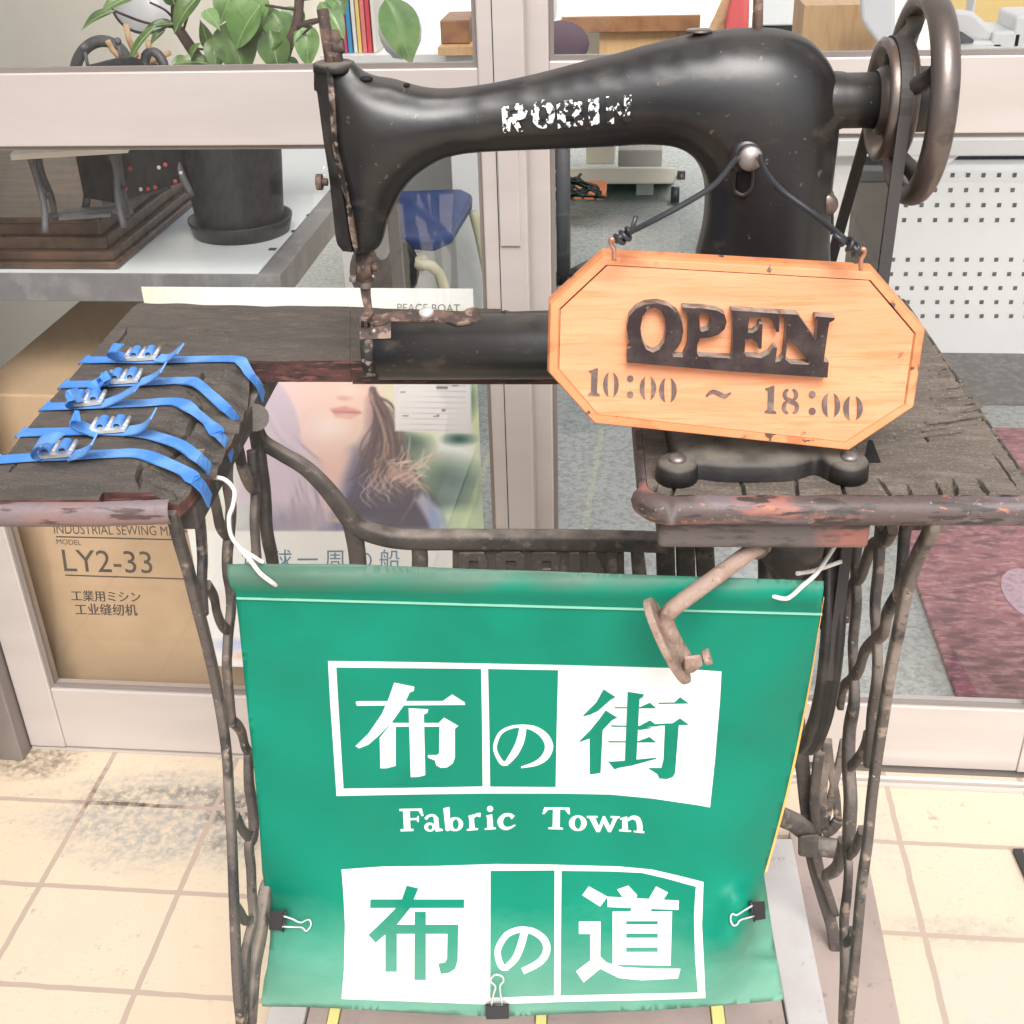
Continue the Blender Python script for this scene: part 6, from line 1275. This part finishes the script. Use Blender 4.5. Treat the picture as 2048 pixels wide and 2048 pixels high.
b = B(); b.tube([dc-FW*.002+.0545*(math.cos(a)*RT+math.sin(a)*UP) for a in np.linspace(0, 2*math.pi, 41)[:-1]], .0022, 6, closed=True); obj('rim', b, blackpl, ds_)

# ================================================================== INSIDE, MIDDLE: CHAIR, MACHINE STANDS, DESKS
Yc = 2.55
def PCz(x, y): return PY(x, y, Yc)
ch = thing('stool_chair', 'small chair with blue vinyl seat on cream bent tubes behind the left door', 'chair', PCz(850, 620))
b = B(); q = [(776,476),(888,486),(938,420),(944,386),(930,378),(790,384),(772,430)]
zq = .46
top_ = [PZ(x, y, zq) for x, y in [(770,470),(868,478),(905,462),(943,400),(944,386),(925,376),(800,380),(780,400)]]
low_ = [p-np.array([0,0,.030]) for p in top_]; b.hexa(low_, top_); obj('seat', b, bluefab, ch, .012, 4)
cz = zq-.055; g = lambda x, y, z: PZ(x, y, z)
A1, A2, A3, A4 = [p-np.array([0,0,.042]) for p in (top_[0], top_[1], top_[4], top_[6])]
b = B()
def leg(a, fx, fy): b.tube(catmull([a+np.array([0,0,.0]), a+np.array([fx*.3, fy*.3, -.10]), np.array([a[0]+fx, a[1]+fy, .005])], 5), .0115, 10)
b.tube(catmull([A1, A1+np.array([.08,-.03,0]), A2+np.array([-.03,-.04,0]), A2+np.array([.02,-.03,-.05]), np.array([A2[0]+.06, A2[1]-.05, .01])], 5), .0115, 10); obj('leg', b, tubecream, ch)
for a, fx, fy in ((A3, .06, .03), (A1, -.03, -.05), (A4, -.02, .05)):
    b = B(); leg(a, fx, fy); obj('leg', b, tubecream, ch)
b = B(); b.tube([A1+np.array([0,0,-.18]), A2+np.array([.03,-.03,-.18])], .008, 8); obj('stretcher', b, tubecream, ch)
t = B(); c0 = PY(775, 440, 2.3); P = catmull([PY(768,380,2.3), PY(792,390,2.3), PY(795,450,2.3), PY(775,512,2.3), PY(752,500,2.3), PY(745,420,2.3)], 4, True)
n = len(P); t.hexa([p+np.array([0,.02,0]) for p in P], [p-np.array([0,.02,0]) for p in P]); tag(obj('plastic_bag', t, clearbag, None, .006), 'pale plastic bag hanging beside the blue chair seat', 'bag')
b = B(); b.lathe(PY(770, 540, 2.35), np.array([.5,-1,.2]), [(-.02,.00003),(-.02,.062),(.0,.075),(.02,.062),(.02,.00003)], 30); tag(obj('black_reel', b, blackpl), 'black round reel on the floor under the blue chair', 'reel')
def table_like(name, label, x0, y0, x1, y1, Y, dep, zt, th, top_m, edge_m, grp=None, legm=dkgrey):
    p0, p1 = PY(x0, y0, Y), PY(x1, y1, Y); t = thing(name, label, 'desk', ((p0[0]+p1[0])/2, Y, 0), grp); zt = p0[2]
    b = B(); b.box((p0[0], Y+.004, zt-th), (p1[0], Y+dep, zt)); obj('top', b, top_m, t, .002)
    b = B(); b.box((p0[0]-.004, Y-.006, zt-th-.001), (p1[0]+.004, Y+.0035, zt-.002)); obj('front_edge', b, edge_m, t, .002)
    for x in (p0[0]+.05, p1[0]-.09) if legm else ():
        for y in (Y+.05, Y+dep-.09):
            b = B(); b.box((x, y, 0), (x+.04, y+.04, zt-th-.001)); obj('leg', b, legm, t)
    return t, p0, p1, zt
dk, d0, d1, zt = table_like('work_desk', 'white topped work desk with a brown front edge at the back of the shop', 1118, 32, 1398, 32, 3.7, .7, .7, .045, whitepaint, deskbrown, None, None)
a0, a1 = PY(1198, 60, 3.72), PY(1390, 140, 3.72); b = B(); b.box((a0[0], 3.72, a1[2]-.10), (a1[0], 4.2, zt-.046)); dr_ = obj('drawer', b, deskwood, dk, .004)
b = B(); p = PY(1245, 22, 3.8); b.box((p[0]-.1, 3.8, zt+.001), (p[0]+.12, 4.0, zt+.012)); tag(obj('paper_stack', b, shelftop), 'flat stack of pale paper on the work desk', 'paper')
t = thing('office_chair', 'dark office chair with a plum backrest in front of the work desk', 'chair', PY(1120, 200, 3.2))
b = B(); p = PY(1120, 88, 3.2); b.ball(p, .075, 16, 0, (1, .35, .75)); obj('backrest', b, M('plum_upholstery', (.10, .06, .085, 1), .8), t)
b = B(); b.ball(np.array([p[0], 3.3, p[2]-.14]), .1, 16, 0, (1, 1, .25)); obj('seat', b, darkcloth, t)
b = B(); b.tube([np.array([p[0], 3.3, p[2]-.16]), np.array([p[0], 3.3, .06])], .02, 10); obj('post', b, dkgrey, t)
for k in range(5):
    a = k*1.2566; b = B(); b.tube([np.array([p[0], 3.3, .07]), np.array([p[0]+.2*math.cos(a), 3.3+.2*math.sin(a), .05])], [.018,.012], 8); b.ball(np.array([p[0]+.2*math.cos(a), 3.3+.2*math.sin(a), .022]), .022, 8); obj('foot', b, blackpl, t)
t = thing('overlock_machine', 'white sewing machine head on a stand left of the work desk', 'sewing machine', PY(1080, 120, 3.3))
b = B(); a0, a1 = PY(1052, 40, 3.3), PY(1108, -60, 3.3); b.box((a0[0], 3.3, a0[2]), (a1[0], 3.45, a1[2])); obj('body', b, whitepaint, t, .012, 3)
b = B(); a2 = PY(1118, 44, 3.28); b.box((a0[0]-.02, 3.26, a2[2]-.014), (a2[0], 3.5, a2[2])); obj('base', b, whitepaint, t, .008, 3)
b = B(); a3 = PY(1110, 64, 3.3); b.box((a0[0]-.02, 3.27, a3[2]-.02), (a2[0]-.01, 3.5, a2[2]-.016)); obj('stand', b, darkcloth, t)
b = B(); 
for x in (a0[0]-.05, a0[0]-.015): b.box((x, 3.3, 0), (x+.03, 3.45, a3[2]-.021))
obj('leg', b, dkgrey, t)
# white machine stand with bar foot and castors
Ym = 4.3
t = thing('machine_stand', 'ivory T shaped machine stand on castors seen under the machine arm', 'stand', PY(1245, 400, Ym))
g = lambda x, y, Y=Ym: PY(x, y, Y)
b = B(); a0, a1 = g(1170, 338), g(1230, 200); b.box((a0[0], Ym+.06, a0[2]), (a1[0], Ym+.30, a1[2]+.25)); obj('column', b, offwhite, t, .006)
b = B(); q = [(1135,335),(1354,335),(1352,352),(1344,368),(1142,368),(1136,352)]; b.hexa([g(x, y, Ym+.34) for x, y in q], [g(x, y) for x, y in q]); obj('bar_foot', b, offwhite, t, .006)
for x0, y0 in ((1143,372),(1350,378),(1130,340),(1362,345)):
    b = B(); p = g(x0, y0+12, Ym+(.02 if y0 > 360 else .4)); b.tube([p-np.array([.015,0,0]), p+np.array([.015,0,0])], .030, 14); obj('castor', b, blackpl, t)
b = B(); a0, a1 = g(1272, 392, Ym+.15), g(1307, 368, Ym+.15); b.box((a0[0], Ym+.15, a0[2]), (a1[0], Ym+.25, a1[2])); obj('foot_block', b, peg, t, .003)
b = B(); a0, a1 = g(1236, 334, Ym+.2), g(1325, 300, Ym+.2); b.box((a0[0], Ym+.2, a0[2]), (a1[0], Ym+.45, a1[2])); obj('pedal_box', b, M('mid_grey_metal', (.30,.30,.29,1), .5), t, .004)
t = thing('folding_stand', 'white angled stand legs with black rubber tips behind the door stile', 'stand', PY(1070, 440, 3.6))
b = B(); b.tube([PY(1110,250,3.7), PY(1072,345,3.6), PY(1060,375,3.6)], [.03,.03,.015], 10); obj('leg', b, offwhite, t)
b = B(); b.tube([PY(1056,360,3.5), PY(1060,440,3.5)], .010, 8); b.tube([PY(1060,430,3.5), PY(1061,444,3.5)], .013, 8); obj('leg', b, tubecream, t)
b = B(); b.ball(PY(1102,318,3.7), .035, 12); obj('castor', b, blackpl, t)
b = B(); rs = np.random.RandomState(5)
for i in range(16):
    P = [PY(1068+rs.rand()*110, 345+rs.rand()*20, 3.95), PY(1070+rs.rand()*130, 370+rs.rand()*15, 3.95), PY(1075+rs.rand()*140, 392+rs.rand()*10, 3.95)]; b.tube(catmull(P, 4), .005, 6)
tag(obj('cable_tangle', b, blackpl), 'tangle of black power cables hanging over the orange box', 'cable')
b = B(); a0, a1 = PY(1070, 400, 4.05), PY(1212, 384, 4.05); b.box((a0[0], 4.05, a0[2]), (a1[0], 4.2, a1[2])); tag(obj('floor_strip', b, orangep, None, .004), 'low orange plastic box lying under the machine stand', 'box')
# books and small shelf seen between the leaves and the stile
t = thing('book_shelf', 'low white shelf holding a row of coloured books beyond the plant', 'shelf', PY(800, 130, 3.0))
a0, a1 = PY(640, 112, 3.0), PY(935, 112, 3.0); b = B(); b.box((a0[0], 3.0, a0[2]-.03), (a1[0], 3.4, a0[2])); b.box((a0[0], 3.4, 0), (a1[0], 3.42, a0[2]+.45)); b.box((a0[0], 3.02, 0), (a0[0]+.03, 3.4, a0[2]-.03)); b.box((a1[0]-.03, 3.02, 0), (a1[0], 3.4, a0[2]-.03)); obj('carcass', b, whitepaint, t)
for i, (x, w, colr) in enumerate(((682,6,(60,60,66)),(690,7,(210,60,120)),(698,9,(60,150,200)),(709,8,(236,236,230)),(718,8,(246,214,120)),(727,9,(240,130,130)),(737,9,(225,70,80)),(748,8,(240,236,226)))):
    p0, p1 = PY(x, 110, 3.03), PY(x+w, 110, 3.03); b = B(); b.box((p0[0], 3.03, a0[2]+.001), (p1[0]-.0015, 3.2, a0[2]+.19+.02*((i*7) % 3))); names = ('black','magenta','blue','white','yellow','pink','red','cream')
    tag(obj('book', b, M('book_'+names[i], S(*colr, .8), .6), None, .001), names[i]+' book standing in the row beyond the plant leaves', 'book', 'books on the low white shelf')
b = B(); a2, a3 = PY(882, 88, 2.9), PY(928, 40, 2.9); b.box((a2[0], 2.9, a2[2]), (a3[0]+.01, 3.05, a3[2])); tag(obj('brown_carton', b, deskbrown, None, .003), 'brown carton on a wood shelf beside the door stile', 'box')
b = B(); a2 = PY(878, 90, 2.88); b.box((a2[0], 2.86, a2[2]-.02), (a3[0]+.03, 3.1, a2[2]-.002)); tag(obj('side_shelf', b, deskwood), 'honey wood side shelf under the brown carton', 'shelf'); b = B(); b.box((a2[0]+.01, 2.9, .003), (a3[0]+.02, 3.09, a2[2]-.021)); tag(obj('side_cabinet', b, whitepaint, None, .004), 'white cabinet carrying the honey wood side shelf', 'cabinet')
b = B(); b.ball(PY(800, 60, 2.7), .06, 16, 0, (.8, .5, 1)); b.box(PY(782,118,2.72), PY(818,70,2.72)+np.array([0,.08,0])); 
o_ = obj('white_machine_head', b, whitepaint, None, .006); tag(o_, 'rounded white machine head beyond the plant, beside the books', 'sewing machine')

# ================================================================== INSIDE, RIGHT: DESK WITH PERFORATED PANEL
Yd = 2.15
p0, p1 = PY(1670, 300, Yd), PY(2300, 300, Yd); zdt = PY(1900, 272, Yd)[2]
t = thing('panel_desk', 'white desk with a pale perforated front panel inside the right door', 'desk', ((p0[0]+p1[0])/2, Yd, 0))
b = B(); b.box((p0[0], Yd-.02, zdt-.030), (p1[0], Yd+.7, zdt)); obj('top', b, whitepaint, t, .003)
zt_, zb_ = PY(1900, 320, Yd)[2], PY(1900, 706, Yd)[2]; xl = PY(1774, 500, Yd)[0]
b = B(); b.box((xl, Yd, zb_), (p1[0], Yd+.003, zt_)); pn = obj('front_panel', b, peg, t, .001)
b = B()
rows = [350,380,410,440]; 
for r_, y in enumerate(rows):
    for k in range(-2, 14): q = PY(1812+31*k+(0 if r_ % 2 == 0 else -4), y, Yd); b.add([q+np.array(o) for o in ((-.0036,-.0008,-.0038),(.0036,-.0008,-.0038),(.0036,-.0008,.0038),(-.0036,-.0008,.0038))], [(0,1,2,3)]) if q[0] > xl+.012 else None
for r_, y in enumerate((519,548,576,604,632)):
    for k in range(-1, 14): q = PY(1786+29.5*k+(8 if r_ == 2 else -4*r_ if r_ < 2 else 0), y, Yd); b.add([q+np.array(o) for o in ((-.0036,-.0008,-.0038),(.0036,-.0008,-.0038),(.0036,-.0008,.0038),(-.0036,-.0008,.0038))], [(0,1,2,3)]) if q[0] > xl+.012 else None
obj('punched_holes', b, hole, pn)
b = B(); q0_, q1_ = PY(1672, 300, Yd), PY(1705, 430, Yd); b.box((q0_[0], Yd+.02, .01), (q1_[0], Yd+.6, zdt-.031)); obj('side_panel', b, whitepaint, t, .002)
b = B(); q0_, q1_ = PY(1726, 300, Yd+.1), PY(1756, 560, Yd+.1); b.box((q0_[0], Yd+.10, .25), (q1_[0], Yd+.16, zdt-.031)); obj('back_post', b, blackpl, t)
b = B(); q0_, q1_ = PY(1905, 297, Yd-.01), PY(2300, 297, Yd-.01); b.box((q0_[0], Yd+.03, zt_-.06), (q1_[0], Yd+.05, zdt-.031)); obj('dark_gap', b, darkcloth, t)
b = B(); P = [PY(1868,290,Yd-.012), PY(2070,290,Yd-.012), PY(2070,293,Yd-.012), PY(1935,297,Yd-.012), PY(1885,340,Yd-.012), PY(1868,345,Yd-.012)]; b.hexa([p+np.array([0,.006,0]) for p in P], P); tag(obj('plastic_sheet', b, clearbag, None, .001), 'clear plastic sheet hanging over the desk edge beside the hand wheel', 'sheet')
# things on the desk
def onb(x0, y0, x1, y1, Y, d, m, name, label, cat, bev=.004):
    a, c_ = PY(x0, y1, Y), PY(x1, y0, Y); b = B(); zb = zdt+.001
    b.box((a[0], Y, zb), (c_[0], Y+d, max(c_[2], zb+.01))); o = obj(name, b, m, None, bev, 3); tag(o, label, cat); return o
onb(1600, 8, 1766, 112, Yd+.5, .18, deskwood, 'cardboard_sheet', 'tan cardboard panel standing on the desk behind the machine', 'cardboard', .001)
t = thing('overlock_machine', 'white electric sewing machine on the desk right of the hand wheel', 'sewing machine', PY(1950, 105, Yd+.2))
b = B(); Yq = Yd+.2
for (x0, y0, x1, y1, d) in ((1898,82,2010,104,.14), (1980,62,2048,100,.12), (2020,30,2120,100,.12)):
    a, c_ = PY(x0, y1, Yq), PY(x1, y0, Yq); b = B(); b.box((a[0], Yq, max(zdt+.001, a[2])), (c_[0], Yq+d, max(c_[2], zdt+.02))); obj('housing', b, whitepaint, t, .006, 3)
b = B(); q = [(1890,80),(1892,28),(1915,18),(1945,22),(1990,62),(1990,84)]; b.hexa([PY(x, y, Yq+.11) for x, y in q], [PY(x, y, Yq+.01) for x, y in q]); obj('housing', b, whitepaint, t, .008, 3)
b = B(); q = [(1898,56),(1925,64),(1948,80),(1946,86),(1910,88)]; b.hexa([PY(x, y, Yq+.005) for x, y in q], [PY(x, y, Yq-.004) for x, y in q]); obj('presser_area', b, dkgrey, t)
b = B(); b.box(PY(1938,60,Yq+.03), PY(1962,-60,Yq+.03)+np.array([0,.05,0])); obj('column', b, whitepaint, t, .003)
t = thing('serger', 'white thread machine standing on the desk behind the pulley', 'sewing machine', PY(1735, 110, Yd+.35))
b = B(); q = [(1718,-20),(1790,-20),(1790,66),(1772,106),(1735,60),(1722,40)]; b.hexa([PY(x, y, Yd+.45) for x, y in q], [PY(x, y, Yd+.3) for x, y in q]); obj('body', b, clearbag, t, .008, 3)
b = B(); b.box((PY(1720,105,Yd+.3)[0], Yd+.28, zdt+.001), (PY(1800,105,Yd+.3)[0], Yd+.5, zdt+.02)); obj('base', b, whitepaint, t, .004)
b = B(); a, c_ = PY(1895, 24, Yd+.6), PY(2150, -60, Yd+.6); b.box((a[0], Yd+.6, zdt+.001), (c_[0], Yd+.68, c_[2])); tag(obj('yellow_carton', b, M('yellow_carton', S(246, 214, 140, .8), .7), None, .003), 'pale yellow carton behind the white sewing machine', 'box')
# things left of it, above the machine arm
Yt = 3.1
b = B(); q = [(1447,75),(1455,20),(1470,-30),(1500,-30),(1497,70)]; b.hexa([PY(x, y, Yt+.12) for x, y in q], [PY(x, y, Yt) for x, y in q]); o_ = obj('folded_cloth', b, redfab, None, .012, 3); tag(o_, 'coral red cloth hanging behind the machine arm', 'cloth')
b = B(); q = [(1408,75),(1430,30),(1452,-20),(1466,-30),(1448,75)]; b.hexa([PY(x, y, Yt+.16) for x, y in q], [PY(x, y, Yt+.05) for x, y in q]); tag(obj('paper_bag', b, straw, None, .004), 'tan paper bag beside the coral cloth', 'bag')
t = thing('grey_cabinet', 'pale grey cabinet with dark foot behind the spool pin', 'cabinet', PY(1560, 120, Yt))
b = B(); a, c_ = PY(1522, 52, Yt+.3), PY(1600, -60, Yt+.3); b.box((a[0], Yt+.3, a[2]), (c_[0], Yt+.6, c_[2]+.2)); obj('case', b, peg, t, .004)
b = B(); a2, c2 = PY(1562, 75, Yt+.3), PY(1590, 50, Yt+.3); b.box((a[0], Yt+.32, .0), (c2[0], Yt+.58, a[2]-.001)); obj('foot', b, blackpl, t)
# plum rug on the floor inside the right door
r0, r1 = PZ(1925, 1420, .012), PZ(2020, 1430, .012)
rg = thing('plum_rug', 'plum coloured pile rug with a pale round motif inside the right door', 'rug', (r0[0]+.25, r0[1]+.5, 0))
b = B(); b.box((r0[0], r0[1], .001), (1.15, r0[1]+1.0, .012)); obj('pile', b, plum, rg, .003)
b = B(); mc = PZ(2055, 1195, .0135); solid2d(b, [ell(mc[0]+.012, mc[1]+.01, .05, .085, 30, .0)], lambda x, y: np.array([x, y, .0135]), (0,0,1), .001); obj('motif', b, plumpale, rg)
b = B(); b.box((r0[0]-.002, r0[1]-.014, .001), (1.15, r0[1]-.0005, .008)); obj('border', b, M('plum_binding', S(96, 44, 60, .7), .9), rg)
# thin dark strip on the carpet under the perforated panel
b = B(); a, c_ = PZ(1960, 760, .004), PZ(2040, 800, .004); b.box((.62, 2.62, .0008), (1.6, 3.1, .006)); b2_ = obj('carpet_strip', b, M('charcoal_strip', (.10, .105, .11, 1), .95, 0, [((.16,.165,.17,1), 60, .45, .65, None)]), None, .001); tag(b2_, 'charcoal strip on the carpet under the perforated desk panel', 'mat')
b = B(); a, c_ = PZ(1064, 610, .004), PZ(1150, 550, .004); b.box((a[0]-.02, a[1], .0008), (c_[0]+.6, c_[1]+.1, .004)); tag(obj('pale_mat', b, M('pale_grey_mat', (.36, .38, .38, 1), .95, 0, [((.28,.30,.30,1), 60, .45, .65, None)]), None), 'pale grey strip mat on the carpet right of the door stile', 'mat')
